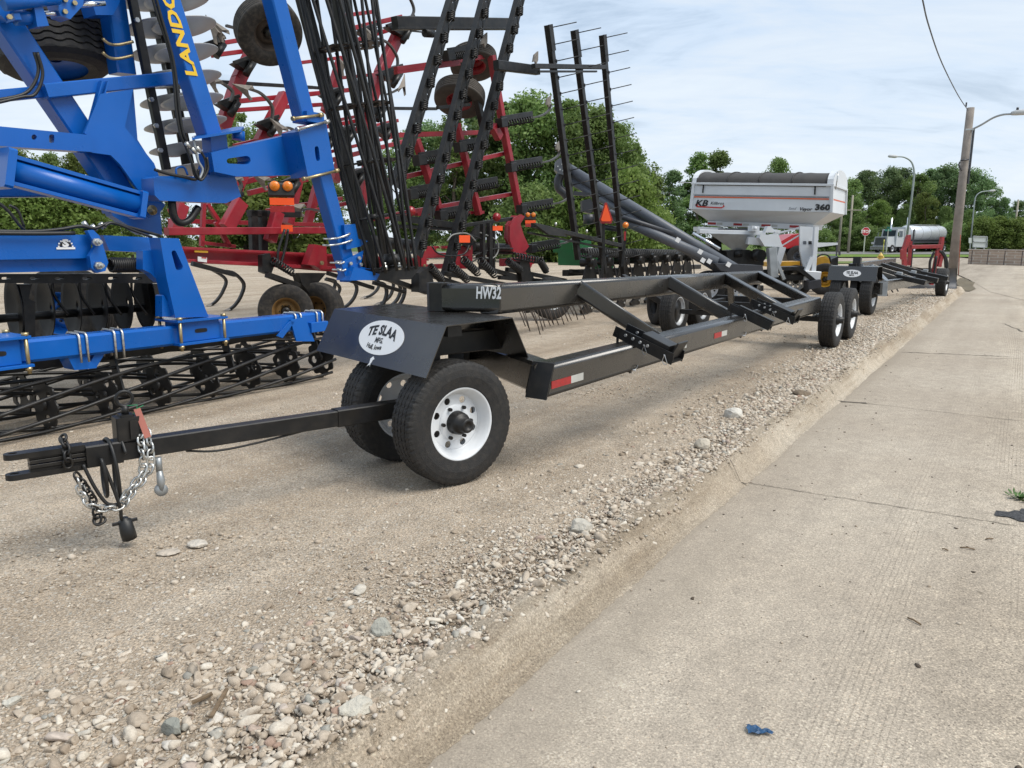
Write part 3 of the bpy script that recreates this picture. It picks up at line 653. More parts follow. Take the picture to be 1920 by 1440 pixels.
    ch=MB(); p0=onx(A,tip,122); chain(ch,[p0+yu*.10-o*.3,p0+yu*.075+o*.5,p0+o*.9+yu*.01,p0+o*.8-ZV*.05],L=.048,r=.0065)
    chain(ch,[hook+ZV*.01,hook-fwd*.05-ZV*.10,lo+fwd*.09-ZV*.03,lo+fwd*.10-ZV*.055,lo+fwd*.06-ZV*.04],L=.048); ch.build('chain_tail',BLK2,T)
    mb=MB(); q=onx(A,tip,288)+o*.9-ZV*.05; mb.tube([q,q-ZV*.07],.016,8); mb.tube([q-ZV*.06,q-ZV*.12+side*.01,q-ZV*.17],[.014,.02,.012],8)
    mb.lathe(q-ZV*.165,side,[(-.012,.001),(-.012,.03),(.012,.03),(.012,.001)],16); mb.build('chain_hook',GALV,T)
    # light cable wound round the bar with its plug
    mb=MB(); c0=onx(A,tip,200); r0=.085
    pts=[]
    for k in range(41):
        t=k/40; a=2*math.pi*2.0*t+.6; c=onx(A,tip,228-45*t)-ZV*(.035)
        pts.append(c-ZV*.05+side*math.cos(a)*(.088)+ZV*math.sin(a)*(.145+.02*math.sin(5*t)))
    pl=onx(A,tip,214)+o-ZV*.37
    pts+=[lo+side*.01+ZV*.02,lo-fwd*.005-ZV*.06,pl+ZV*.05]
    pts=bez(pts,3); mb.tube(pts,.0085,8)
    mb.tube(bez([onx(A,tip,150)+o*.7-ZV*.03,onx(A,tip,165)+o-ZV*.14,lo+ZV*.03+fwd*.05,lo+ZV*.01],8),.0085,8)
    mb.tube(bez([onx(A,tip,345)+o*.3-ZV*.05,onx(A,tip,400)+o*.3-ZV*.075,onx(A,tip,470)+o*.3-ZV*.07,onx(A,tip,560)+o*.3-ZV*.045],8),.006,6); mb.build('light_cable',HOSE,T)
    mb=MB(); d=(Vector((.02,0,-.1))).normalized(); mb.tube([pl+ZV*.055,pl+ZV*.045,pl+ZV*.04,pl-ZV*.02+fwd*-.008,pl-ZV*.055-fwd*.014],[.017,.019,.030,.034,.034],14)
    mb.beam(pl+ZV*.035-fwd*.055,pl+ZV*.03+fwd*.055,.012,.014); mb.build('plug',HOSE,T)
    # ---- frame
    L0=G(1040,683,.70); L1=G(1540,557,.70); ld=(L1-L0).normalized(); lx=ld.cross(ZV).normalized()   # lx points to the kerb
    BH,BW=.2,.17
    la,lb=L0-lx*BW/2-ZV*BH/2,L1-lx*BW/2-ZV*BH/2
    mb=MB(); mb.rbeam(la+ld*.004,lb,BW,BH,r=.028)
    for i in range(20): q=V3(mb.v[i]); mb.v[i]=tuple(q-ld*(.08*max(0,(la.z+BH/2-q.z)/BH)))
    LB=mb.build('lower_beam',BLK,T)
    mb=MB(); tq=la+ZV*(BH/2+.006)-ld*.001; bq=la-ZV*(BH/2+.006)-ld*.088; mb.ext([tq-lx*(BW/2-.02),tq+lx*(BW/2+.003),bq+lx*(BW/2+.003),bq-lx*(BW/2-.02)],-ld*.012); mb.build('end_plate',BLK2,T)
    J0=P(935,533,4.9); J1=P(1431,508,11.5); ud=(J1-J0).normalized(); ux=ud.cross(ZV).normalized(); uz=ux.cross(ud).normalized()
    ua,ub=J0-ux*.075-uz*.1,J1-ux*.075-uz*.1
    mb=MB(); mb.rbeam(ua-ud*.0,ub,.15,.2,up=uz,r=.03); mb.build('upper_beam',BLK,T)
    # sleeve and front post
    S0=P(824,532,5.02); sx=(J0-S0).normalized(); sn=sx.cross(ZV).normalized(); su=sn.cross(sx).normalized()
    sh=.186; 
    mb=MB(); mb.rbeam(S0-sn*.077-su*sh/2,J0+sx*.006-sn*.077-su*sh/2,.16,sh,up=su,r=.03); SL=mb.build('beam_sleeve',BLK,T)
    mb=MB(); pc=S0-sx*.03-sn*.06; mb.beam(Vector((pc.x,pc.y,zt+.003)),Vector((pc.x,pc.y,S0.z+.004)),.13,.145,up=sx,ch=.22); mb.build('front_post',BLK2,T)
    text('HW32',WLET,J0-sx*.068-su*.055+sn*.003,sx,su,.075,SL,bold=.03,sx=.58,shear=.06)
    # front arm from turntable to the lower beam, inner corner
    q0=G(917,641,.69); mb=MB(); e=L0-lx*.06+ld*.03-ZV*.10; 
    mb.beam(Vector((q0.x-.25,q0.y+.45,e.z)),la+ld*.03,.15,.198,ch=.12); mb.build('front_arm',BLK,T)
    mb=MB(); mb.beam(D+ZV*.80+fw*.05,D+ZV*.80+fw*.7,.1,.14); mb.beam(Vector((q0.x-.2,q0.y+.4,e.z)),D+fw*.25+ZV*.72,.1,.18); mb.build('gooseneck',BLK2,T)
    # cross members sloping down from upper to lower beam
    lt=lambda px:onx(L0-lx*.15,L1-lx*.15,px); ut=lambda px:onx(J0-uz*.06,J1-uz*.06,px)
    for a,b in((1087,1232),(1256,1378),(1362,1462),(1424,1517)):
        A_,B_=ut(a),lt(b); A_=A_-ux*.02; B_=B_-ZV*.075+lx*.03
        MB().rbeam(A_,B_,.09,.125,r=.018).build('cross_member',BLK,T)
    # reflective tape
    def tape(px0,px1,px2,zz):
        a,b,c=(onx(L0,L1,p)-ZV*zz+lx*.0015 for p in(px0,px1,px2))
        mb=MB(); mb.ext([a-ZV*.024,b-ZV*.024,b+ZV*.024,a+ZV*.024],lx*.001); o=mb.build('reflective_tape',REFR,LB)
        mb=MB(); mb.ext([b-ZV*.024,c-ZV*.024,c+ZV*.024,b+ZV*.024],lx*.001); mb.build('white_tape',mat('white reflector',(.45,.45,.42),.4,var=.1),o)
    tape(1034,1071,1094,.125); tape(1257,1275,1288,.115); tape(1340,1354,1364,.11)
    # clamp-on saddles
    CL=mat('galvanised pin',(.6,.6,.6),.3,metal=.8)
    def saddle(px,big=True):
        c=onx(L0,L1,px)-lx*.08+ZV*.02; out=lx; mb=MB()
        A_=c-out*.09+ZV*.045; B_=c+out*(.38 if big else .33)-ZV*.125
        d,x,y=frame(B_-A_); w=.19 if big else .07; hh=.10
        for sgn in(-1,1):
            s0=A_+x*sgn*w/2; s1=B_+x*sgn*w/2; lo_=s0-y*.02; n=6; hs=[]
            for k in range(n):
                h0=s0+d*(.09+.062*k)+y*.030
                hs.append([h0+d*.0135*math.cos(t)+y*.0135*math.sin(t) for t in np.linspace(0,6.283,11)[:-1]])
            out_l=[s0-y*.015,s1-y*.02,s1+y*.02,s1+y*hh*.62-d*.01,s0+y*hh*.62,s0+d*.0+y*.02]
            mb.ext(out_l,x*.008)
        mb.beam(A_-y*.005,B_-y*.005,w-.012,.008,up=y)
        O=mb.build('saddle_channel',BLK2,T)
        if big:
            for sgn in(-1,1):
                xn=x*sgn
                for k in range(4 if xn.y<0 else 2): mb=MB(); mb.bolt(A_+x*sgn*w/2+d*(.10+.062*k)+y*.032+xn*.003,xn,.012,.014); mb.bolt(A_+x*sgn*w/2+d*(.10+.062*k)+y*.032-xn*.003,-xn,.012,.014); mb.build('bolt',CL,O)
        mb=MB(); 
        if big:
            mb.beam(A_.lerp(B_,.42)+y*.062,A_.lerp(B_,.86)+y*.055,w-.03,.07,up=y,ch=.05); q=A_.lerp(B_,.93)+y*.03
            mb.beam(q-d*.0-y*.02,q+y*.11+d*.02,w-.02,.012,up=d)
        else: mb.beam(A_.lerp(B_,.2)+y*.05,B_+y*.05,w-.02,.06,up=y)
        mb.build('slide_stop',BLK2,O)
        mb=MB()
        for f in((.52,.86) if big else(.4,)):
            q=A_.lerp(B_,f)+(-x if (-x).dot(Vector((0,-1,0)))>0 else x)*(w/2+.012)+y*.03; nn=(-x if (-x).dot(Vector((0,-1,0)))>0 else x)
            lp=[q,q+nn*.004-ZV*.02+d*.01,q-ZV*.055+d*.022,q-ZV*.07+d*.002,q-ZV*.05-d*.016,q-ZV*.02-d*.006,q+nn*.01]
            mb.tube(bez(lp,4),.0032,6); mb.build('hair_pin',CL,O)
        # hanging U-clamp below the beam
        mb=MB(); cc=c-lx*0; k0=cc-ld*(w*.5)
        for s in(1,):
            mb.beam(k0+lx*.056+ZV*.05,k0+lx*.056-ZV*.235,.03,.007,up=lx); mb.beam(k0-lx*.056+ZV*.05,k0-lx*.056-ZV*.235,.03,.007,up=lx)
        mb.beam(k0+lx*.06-ZV*.225,k0-lx*.07-ZV*.225,.03,.008); mb.build('clamp_strap',BLK2,O)
        mb=MB(); z=k0+lx*.07-ZV*.21; mb.bolt(z-lx*.02,lx,.009,.05); mb.tube(bez([z,z+lx*.03+ZV*.012,z+lx*.02+ld*.05+ZV*.03,z+ld*.07],5),.003,5); mb.build('clamp_pin',CL,O)
    saddle(1200); saddle(1398,False); saddle(1440)
    # ---- rear running gear
    c0=uw(10.9,3.12,0); RR=.375
    rw=[Vector((4.33,10.1,0)),Vector((4.92,10.98,0))]; lw=[p+WV*2.25 for p in rw]
    for i,p in enumerate(rw): make_wheel(T,p+ZV*RR,-WV,RR,.215,.215,style='spoke8',n=72)
    for p in lw: make_wheel(T,p+ZV*RR,WV,RR,.215,.215,style='spoke8',n=72)
    mb=MB()
    for a,b in zip(rw,lw): mb.beam(a+ZV*RR+WV*.1,b+ZV*RR-WV*.1,.07,.07)
    for p in rw+lw: mb.lathe(p+ZV*RR,WV,[(-.05,.001),(-.05,.17),(.05,.17),(.05,.001)],24)
    mb.build('rear_axle',BLK2,T)
    mb=MB(); m0,m1=(rw[0]+rw[1])/2,(lw[0]+lw[1])/2
    for k in(.18,.82): q=m0.lerp(m1,k); mb.beam(q-UV*.75+ZV*.47,q+UV*.75+ZV*.47,.07,.11)
    mb.beam(m0.lerp(m1,.12)-UV*.6+ZV*.50,m0.lerp(m1,.88)-UV*.6+ZV*.50,.09,.12); mb.beam(m0.lerp(m1,.12)+UV*.6+ZV*.50,m0.lerp(m1,.88)+UV*.6+ZV*.50,.09,.12)
    mb.build('bogie_frame',BLK2,T)
    mb=MB(); e1=lb-ld*.35; mb.beam(e1-ZV*.02,m0.lerp(m1,.14)+UV*.3+ZV*.54,.07,.09); mb.beam(lb-ld*1.1-ZV*.05,m0.lerp(m1,.2)-UV*.6+ZV*.52,.07,.08); mb.beam(ub-ZV*.06,m0.lerp(m1,.55)+ZV*.55,.08,.1); mb.beam(ub-ud*1.6-ZV*.05,m0.lerp(m1,.6)-UV*.6+ZV*.52,.08,.1); mb.build('rear_strut',BLK,T)
    mb=MB(); q=m0.lerp(m1,.1)-UV*.55; mb.cyl(q+ZV*.42,m0.lerp(m1,.1)-UV*.05+ZV*.40,.022,8); mb.spring(q+ZV*.5,q+UV*.5+ZV*.44,.03,.008,8); mb.build('brake_linkage',GALV,T)
    return T
header_trailer()
# ================================================================ BLUE TILLAGE IMPLEMENT
def bx(mb,p0,p1,w,th,dp,w1=None,ch=.08):
    """square bar between two points of the photograph, standing on planes parallel to the kerb"""
    A=W(*p0,w); B=W(*p1,w if w1 is None else w1); return mb.beam(A,B,th,dp,up=WV,ch=ch)
def pl(mb,pts,w,t,holes=()):
    return mb.ext([W(x,y,w) for x,y in pts],WV*t,[[W(x,y,w) for x,y in h] for h in holes])
def tb(mb,pts,w,r,n=8,k=6):
    q=[W(p[0],p[1],w if len(p)<3 else p[2]) for p in pts]; return mb.tube(bez(q,k) if len(q)>2 else q,r,n)
def slot(cx,cy,rx,ry,ang=0,n=16,k=.55):
    out=[]
    for t in np.linspace(0,2*math.pi,n,endpoint=False):
        c,s=math.cos(t),math.sin(t); a=math.copysign(abs(c)**k,c)*rx; b=math.copysign(abs(s)**k,s)*ry
        out.append((cx+a*math.cos(ang)-b*math.sin(ang),cy+a*math.sin(ang)+b*math.cos(ang)))
    return out
def keyhole(cx,cy,L,r1,r2,ang):
    out=[]
    for t in np.linspace(math.pi/2,math.pi*1.5,8): out.append((-L+r1*math.cos(t),r1*math.sin(t)))
    for t in np.linspace(-math.pi/2,math.pi/2,8): out.append((L+r2*math.cos(t),r2*math.sin(t)))
    return [(cx+a*math.cos(ang)-b*math.sin(ang),cy+a*math.sin(ang)+b*math.cos(ang)) for a,b in out]
def part_at(mb,name,m,parent,mats):
    """copies of one locally built part, placed by matrices in world space"""
    q=parent
    while q.parent: q=q.parent
    off=Matrix.Translation(-q.location); o=mb.build(name,m,parent,local=True); r=[]
    for i,M in enumerate(mats):
        c=o if i==0 else o.copy()
        if i: sc.collection.objects.link(c); c.parent=parent
        c.matrix_local=off@M; r.append(c)
    return r
def axm(c,z,up=ZV):
    """matrix whose local Z runs along z"""
    d,x,y=frame(V3(z),up); return Matrix(((x.x,y.x,d.x,c.x),(x.y,y.y,d.y,c.y),(x.z,y.z,d.z,c.z),(0,0,0,1)))
def basket(parent,A,B,r,nb,nring,turn,rb=.012,ringm=None,name='roller_basket',ecc=1.0):
    """rolling basket: plates threaded on an axis, round bars wound about it"""
    d,x,y=frame(B-A); L=(B-A).length
    mb=MB()
    for k in range(nb):
        pts=[]
        for i in range(25):
            t=i/24; a=2*math.pi*(k/nb+turn*t*(1 if t<.5 else 1)); pts.append(A+d*L*t+(x*math.cos(a)+y*math.sin(a))*r)
        mb.tube(pts,rb,6)
    bo=mb.build(name,BLK2,parent)
    pb=MB(); K=nb*8
    out=[]; 
    for i in range(K):
        a=2*math.pi*i/K; rr=r*(.90+.08*math.cos(a*nb)); out.append(Vector((rr*math.cos(a),rr*math.sin(a),-.006)))
    holes=[]
    for h in range(3):
        a0=2*math.pi*h/3; hc=Vector((math.cos(a0)*r*.52,math.sin(a0)*r*.52,-.006)); holes.append([hc+Vector((math.cos(t)*r*.19,math.sin(t)*r*.19,0)) for t in np.linspace(0,6.283,15)[:-1]])
    pb.ext(out,Vector((0,0,.012)),holes); pb.tube([Vector((0,0,-.03)),Vector((0,0,.03))],r*.2,10)
    ms=[]
    for i in range(nring):
        t=(i+.04)/(nring-.92); M=axm(A+d*L*t,d)@Matrix.Rotation(2*math.pi*turn*t+.3,4,'Z'); ms.append(M)
    part_at(pb,'roller_plate',BLK2,bo,ms)
    return bo
def blue_machine():
    base=uw(3.2,6.6,0)
    T=thing('tillage_implement',base,'huge bright blue tillage implement with folded wings, disc gangs and black rolling baskets','farm implement')
    # rear toolbar and its clamp blocks
    mb=MB(); A,B=W(-60,668,5.95),W(597,599,5.95); mb.beam(A,B,.165,.165,ch=.12); mb.build('toolbar',BLU,T)
    td=(B-A).normalized(); _,tx_,tz=frame(td)
    us=MB(); us.ubolt(Vector((0,0,0)),(0,0,1),(0,1,0),(1,0,0),.094,.094,.0095)
    ms=[]
    for px in(138,152,204,219,543,553,583,593): ms.append(axm(onx(A,B,px),td))
    part_at(us,'u_bolt',ZINC,T,ms)
    for px in(172,300): pass
    mb=MB(); pl(mb,[(118,652),(176,650),(166,672),(182,690),(140,694)],5.9,.16); pl(mb,[(188,645),(236,640),(238,656),(196,664),(180,690),(164,690)],5.92,.12); mb.build('roller_hanger',BLU,T)
    mb=MB(); pl(mb,[(545,600),(572,594),(590,640),(556,640)],5.84,.02); pl(mb,[(545,602),(552,604),(530,634),(520,630)],5.84,.02); mb.box(W(590,612,5.9),.22,.16,.10,ax=UV); mb.build('end_bracket',BLU,T)
    def clampblock(c,wd,h,name):
        mb=MB(); mb.beam(c-UV*wd/2,c+UV*wd/2,.24,h,ch=.02)
        C=mb.build(name,BLU,T); mb=MB()
        for z in(h/2+.012,-h/2-.012): mb.beam(c-UV*(wd/2+.06)+ZV*z,c+UV*(wd/2+.06)+ZV*z,.34,.02)
        mb.build('clamp_plate',BLU,C)
        bb=MB(); bb.tube([Vector((0,0,-h/2-.07)),Vector((0,0,h/2+.035))],.014,8); bb.tube([Vector((0,0,h/2+.022)),Vector((0,0,h/2+.045))],.024,6); bb.tube([Vector((0,0,-h/2-.05)),Vector((0,0,-h/2-.022))],.024,6)
        part_at(bb,'clamp_bolt',BRAS,C,[Matrix.Translation(c+UV*a*(wd/2+.03)+WV*b*.15) for a in(-1,1) for b in(-1,1)])
        mb=MB(); q=c-WV*.1215; mb.ext([q+UV*.06*math.copysign(abs(math.cos(t))**.5,math.cos(t))+ZV*.018*math.copysign(abs(math.sin(t))**.5,math.sin(t)) for t in np.linspace(0,6.283,17)[:-1]],-WV*.001); mb.build('slot',BLK2,C)
        return C
    clampblock(W(364,618,5.93)+WV*.02,.36,.17,'clamp_block'); clampblock(W(-18,662,5.93)+WV*.02,.30,.18,'clamp_block')
    # post on the clamp block
    mb=MB(); pl(mb,[(300,446),(335,447),(391,594),(329,596),(312,520)],5.84,.16,[keyhole(331,487,14,4.5,7,math.atan2(30,11))]); pl(mb,[(304,555),(307,553),(330,593),(304,594)],5.9,.10); mb.build('roller_post',BLU,T)
    mb=MB(); bo=W(329,480,5.95); mb.tube([bo,bo-ZV*.12],.012,6); mb.build('linkage_bolt',ZINC,T)
    mb=MB(); pl(mb,[(268,470),(306,468),(312,525),(300,530),(282,512),(268,505)],6.0,.10); mb.build('gusset',BLU,T)
    # front beams with the emblem
    mb=MB(); pl(mb,[(-60,441),(162,440),(170,447),(172,484),(-60,488)],6.2,.22); BM=mb.build('gang_toolbar',BLU,T)
    mb=MB(); pl(mb,[(-60,488),(170,484),(176,507),(-60,513)],6.27,.18); mb.build('lower_toolbar',BLU,T)
    mb=MB(); pl(mb,[(193,441),(300,446),(305,478),(285,474),(205,470)],6.3,.2); mb.build('side_arm',BLU,T)
    mb=MB(); pl(mb,[(164,433),(175,431),(187,443),(194,462),(203,492),(198,508),(182,512),(172,503),(168,480),(180,462)],6.12,.05); LB=mb.build('lug_plate',BLU,T)
    for x,y in((181,454),(185,498)):
        mb=MB(); c=W(x,y,6.1); mb.bolt(c+WV*.02,-WV,.032,.035); mb.bolt(c,-WV,.022,.05); mb.tube([c-WV*.04,c-WV*.075],.012,8); mb.build('bolt',ZINC,LB)
    sp=MB(); a,b=W(207,497,6.2),W(268,497,6.2); sp.spring(a,b,.055,.011,16); sp.build('coil_spring',BLK2,T)
    mb=MB(); mb.lathe(W(274,497,6.15),UV,[(-.05,.0),(-.05,.06),(.02,.065),(.06,.04),(.06,0)],16); mb.build('spring_cap',BRAS,T)
    xd=UV; c=W(123,462,6.195)
    e=MB(); e.ext([c+UV*.045*math.cos(t)+ZV*(.045*math.sin(t)) for t in np.linspace(0,math.pi,13)],-WV*.001); ee=e.build('emblem',BLET,BM)
    e=MB(); e.ext([c+UV*a+ZV*b-WV*.001 for a,b in((-.07,-.022),(.07,-.022),(.07,-.006),(-.07,-.006))],-WV*.001); e.build('emblem_plinth',WLET,ee)
    text('S',WLET,c+ZV*.026-WV*.001,UV,ZV,.052,ee,bold=.06,sx=1.3)
    for k in range(8):
        t=math.pi*k/7; q=c+UV*.052*math.cos(t)+ZV*.05*math.sin(t); e=MB(); e.box(q-WV*.002,.012,.003,.012,ax=UV); e.build('gear_tooth',WLET,ee)
    # lower disc gang
    mb=MB(); pl(mb,[(-60,514),(300,513),(306,522),(296,531),(-60,531)],6.42,.08,[slot(x,522,9,2.6) for x in(12,65,112,163,212,258)]); mb.build('gang_beam',BLK2,T)
    da=Vector((math.sin(R(44)),math.cos(R(44)),-.02))
    dm=MB(); pr=[(.055-.055*(r/.27)**2,r) for r in np.linspace(.02,.27,9)]; dm.lathe(Vector((0,0,0)),(0,0,1),pr+[(t-.006,r) for t,r in reversed(pr)],40,closed=True)
    ms=[axm(W(x,y,6.75),da) for x,y in((-25,583),(26,580),(84,577),(134,573),(182,570),(229,567),(272,564))]
    part_at(dm,'disc_blade',mat('dark disc steel',(.010,.010,.011),.55,var=.3,vs=4,spec=.25),T,ms)
    mb=MB(); mb.cyl(W(-60,602,6.78),W(300,575,6.78),.035,12); mb.build('gang_shaft',BLK2,T)
    sc_=MB()
    for x in(98,148,198,246): 
        sc_=MB(); tb(sc_,[(x,524),(x+3,552),(x+22,580),(x+30,590)],6.55,.011,6,3); sc_.build('scraper',BLK2,T)
    mb=MB(); pl(mb,[(36,533),(60,533),(54,560),(66,566),(66,640),(48,640),(44,570)],6.55,.10); mb.build('gang_hanger',BLK2,T); mb=MB(); pl(mb,[(276,532),(300,532),(306,590),(286,590)],6.6,.10); mb.build('gang_hanger',BLK2,T)
    make_wheel(T,W(128,585,7.6)+ZV*.0,-WV*.55-UV*.83,.42,.36,.2,n=48,blocks=False,style='plain',rimm=BLU,tm=RUBD,grooves=5)
    # rolling basket on the ground
    ra,rb=uw(.05,6.15,.215),uw(5.06,6.15,.215)
    ra=G(-50,782,.215); rb=G(604,670,.215)
    basket(T,ra,rb,.205,8,8,.5,rb=.0155)
    mb=MB(); o=WV*.38+ZV*.02; 
    mb.beam(ra+ZV*.30+WV*.15,rb+ZV*.30+WV*.15,.07,.09)
    for k in(.02,.33,.66,.985): q=ra.lerp(rb,k); mb.beam(q+ZV*.28+WV*.1,q+ZV*.0,.09,.02,up=UV)
    mb.build('basket_frame',BLK2,T)
    basket(T,ra+WV*.55+ZV*.02,rb+WV*.55+ZV*.02,.19,8,7,-.5,rb=.0145)
    # ---- main frame behind
    mb=MB(); bx(mb,(-60,-56),(232,376),7.0,.21,.2); mb.build('frame_mast',BLU,T)
    mb=MB(); bx(mb,(80,172),(330,147),6.88,.115,.14); mb.build('cross_beam',BLU,T)
    mb=MB(); bx(mb,(-60,186),(92,171),6.95,.09,.12); mb.build('side_rail',BLU,T)
    mb=MB(); bx(mb,(163,250),(189,153),6.78,.012,.06); bx(mb,(173,252),(200,153),6.78,.012,.06); bx(mb,(168,252),(194,153),6.80,.05,.012); mb.build('brace_channel',BLU,T)
    mb=MB(); pl(mb,[(188,176),(250,167),(234,238),(289,306),(300,335),(302,378),(310,384),(298,402),(283,409),(268,398),(262,360),(226,309),(208,291),(172,286),(170,256),(158,250)],6.74,.03); pl(mb,[(250,167),(258,262),(284,303),(292,330),(330,336),(330,375),(262,360),(200,285),(195,240)],6.9,.03); mb.build('mast_plate',BLU,T)
    mb=MB(); pl(mb,[(-60,231),(168,253),(175,262),(174,285),(-60,270)],6.72,.16,[slot(64,257,5,5,k=1),slot(97,260,5,8)]); mb.build('hitch_beam',BLU,T)
    mb=MB(); bx(mb,(-60,353),(196,353),7.3,.155,.2); mb.build('rear_beam',BLU,T)
    mb=MB(); pl(mb,[(200,375),(300,392),(304,440),(268,440),(212,405)],6.95,.12); pl(mb,[(180,330),(228,330),(240,385),(205,400)],6.98,.12); mb.build('lower_mast',BLU,T)
    mb=MB(); a,b=W(8,316,6.5),W(258,384,6.5); mb.cyl(a,b,.085,16); d,x,y=frame(b-a,WV)
    for s in(-1,1): mb.beam(a+x*s*.1,b+x*s*.1,.03,.12,up=WV)
    mb.beam(a-d*.03,a+d*.03,.30,.24,up=WV); mb.beam(b-d*.02,b+d*.03,.24,.2,up=WV); mb.build('lift_cylinder',BLU,T)
    mb=MB(); c=W(285,394,6.70); mb.lathe(c,-WV,[(0,.045),(.012,.045),(.012,.02),(.03,.02),(.03,0)],20); mb.build('pivot_pin',BRAS,T)
    mb=MB(); pl(mb,[(288,334),(300,330),(392,331),(397,303),(440,330),(452,368),(424,381),(300,376),(290,366)],6.42,.2); mb.build('wing_arm_base',BLU,T)
    mb=MB(); pl(mb,[(396,286),(420,280),(565,248),(578,328),(444,331),(402,322)],6.28,.2,[keyhole(446,301,16,5,8,-.05)]); mb.build('wing_arm',BLU,T)
    mb=MB(); pl(mb,[(395,256),(424,250),(428,282),(397,288)],6.36,.14); mb.build('pivot_post',BLU,T)
    mb=MB(); mb.ext([W(360,258,6.25),W(362,255,6.6),W(440,238,6.55),W(457,237,6.35),W(452,243,6.2)],-ZV*.02); mb.cyl(W(447,246,6.4),W(447,262,6.4),.06,14); mb.build('pivot_flange',BLU,T)
    # lettered wing beam
    A,B=W(393,255,6.5),W(249,-200,6.5); mb=MB(); mb.beam(A,B,.172,.17,up=WV,ch=.05); LBm=mb.build('lettered_beam',BLU,T)
    xd=(B-A).normalized(); yd=(-WV).cross(xd); 
    text('LANDOLL',YLET,W(361,143,6.41)+yd*.005,xd,yd,.107,LBm,bold=.035,sx=1.32,shear=.22,align='LEFT')
    # clamp block on the arm and the wing roller beam
    mb=MB(); pl(mb,[(560,247),(606,231),(612,232),(628,322),(578,333)],6.02,.26,[slot(595,288,4,14,-.12)]); mb.build('wing_clamp',BLU,T)
    for z,(p,q) in enumerate((((560,242),(610,229)),((572,335),(628,321)),((552,222),(598,216)))):
        mb=MB(); a,b=W(*p,5.98),W(*q,5.98); mb.cyl(a,b,.014,8); mb.tube([b,b+(b-a).normalized()*.05],.024,6); mb.tube([a,a-(b-a).normalized()*.03],.024,6); mb.build('clamp_rod',BRAS if z else ZINC,T)
    mb=MB(); bx(mb,(462,-205),(571,226),6.12,.175,.16); mb.build('wing_toolbar',BLU,T)
    mb=MB(); bx(mb,(601,326),(655,524),6.12,.17,.15); mb.build('wing_toolbar',BLU,T)
    mb=MB(); mb.box(W(578,222,6.1),.22,.22,.10,ax=UV); mb.build('clamp_cap',BLU,T)
    for (p,q) in(((618,460),(660,450)),((620,448),(656,438)),((632,493),(645,491)),((636,506),(648,505))):
        mb=MB(); a,b=W(*p,6.0),W(*q,5.98); mb.tube(bez([a+WV*.1,a,a.lerp(b,.5)-ZV*.012,b,b+WV*.12],5),.011,6); mb.build('u_bolt',ZINC,T)
    mb=MB(); pl(mb,[(645,422),(666,420),(672,448),(690,452),(676,462),(650,468)],6.0,.12); pl(mb,[(640,492),(682,470),(676,500),(712,508),(700,523),(650,526)],5.98,.02); pl(mb,[(664,500),(712,514),(706,525),(655,526)],5.9,.2); BB=mb.build('roller_bracket',BLU,T)
    for x,y in((656,494),(672,484),(660,507),(675,496)): mb=MB(); mb.bolt(W(x,y,5.97),-WV,.02,.025); mb.build('bolt',ZINC,BB)
    # standing wing rollers
    basket(T,W(575,-150,6.25),W(722,508,5.95),.235,11,7,.22,rb=.02)
    basket(T,W(648,-150,6.45),W(752,508,6.1),.20,10,7,-.2,rb=.019)
    mb=MB(); bx(mb,(552,-60),(700,505),6.5,.13,.1); bx(mb,(618,-60),(730,500),6.7,.10,.08); mb.build('roller_frame',BLK2,T)
    mb=MB(); pl(mb,[(688,505),(790,500),(770,524),(700,526)],5.95,.3); mb.lathe(W(735,488,5.9),ZV,[(-.05,.001),(-.05,.11),(.07,.09),(.07,.001)],16); mb.build('roller_bearing',BLK2,T)
    for x in(722,748): mb=MB(); c=W(x,506,5.8); mb.bolt(c,ZV,.03,.05); mb.bolt(c+ZV*.05,ZV,.018,.03); mb.build('bearing_nut',ZINC,T)
    # folded wing disc gang
    dm=MB(); pr=[(.075-.075*(r/.30)**2,r) for r in np.linspace(.02,.30,10)]; dm.lathe(Vector((0,0,0)),(0,0,1),pr+[(t-.006,r) for t,r in reversed(pr)],44,closed=True)
    ax=(W(247,0,7.2)-W(315,320,7.2)).normalized()
    tl=(ax*.95+WV*.16).normalized()
    ms=[axm(W(x,y,7.25),-tl) for x,y in((284,-45),(286,0),(296,52),(306,100),(311,148),(322,190),(329,235),(338,278),(346,318))]
    ms+=[axm(W(x,y,7.0),-tl) for x,y in((332,2),(346,50),(350,100),(357,148),(361,190),(368,232))]
    part_at(dm,'disc_blade',DISC,T,ms)
    mb=MB(); bx(mb,(238,-50),(312,318),6.95,.075,.06); GB=mb.build('wing_gang_beam',BLK2,T)
    for x,y in((255,38),(282,187),(291,236),(299,282)): mb=MB(); mb.bolt(W(x,y,6.92),-WV,.022,.03); mb.build('bolt',ZINC,GB)
    mb=MB(); bx(mb,(275,-60),(356,318),7.4,.09,.09); mb.cyl(W(290,-60,7.2),W(352,320,7.2),.05,10); mb.build('wing_gang_shaft',BLK2,T)
    mb=MB(); bx(mb,(200,-60),(230,140),7.12,.18,.18); mb.build('upright',BLU,T)
    for y in(76,102): mb=MB(); tb(mb,[(192,y-4,6.98),(205,y+6,6.98),(222,y+8,6.98),(250,y+2,6.95)],6.98,.013,8,4); mb.build('steel_loop',BRAS,T)
    # transport tyre with zig-zag tread, high on the folded wing
    c=W(97,80,7.6); R0=.47; wd=.5; ax=Vector((-.17,.10,.97)).normalized()
    pr=[(-.31,.25),(-.32,.33),(-.30,.42),(-.26,.465)]; i0=len(pr); g=[]
    for k in range(7):
        x0=-.25+k*.071; g+=[(x0,.47),(x0+.05,.47)]
        if k<6: g+=[(x0+.052,.452),(x0+.069,.452)]
    pr=pr+g+[(.26,.465),(.30,.42),(.32,.33),(.31,.25)]
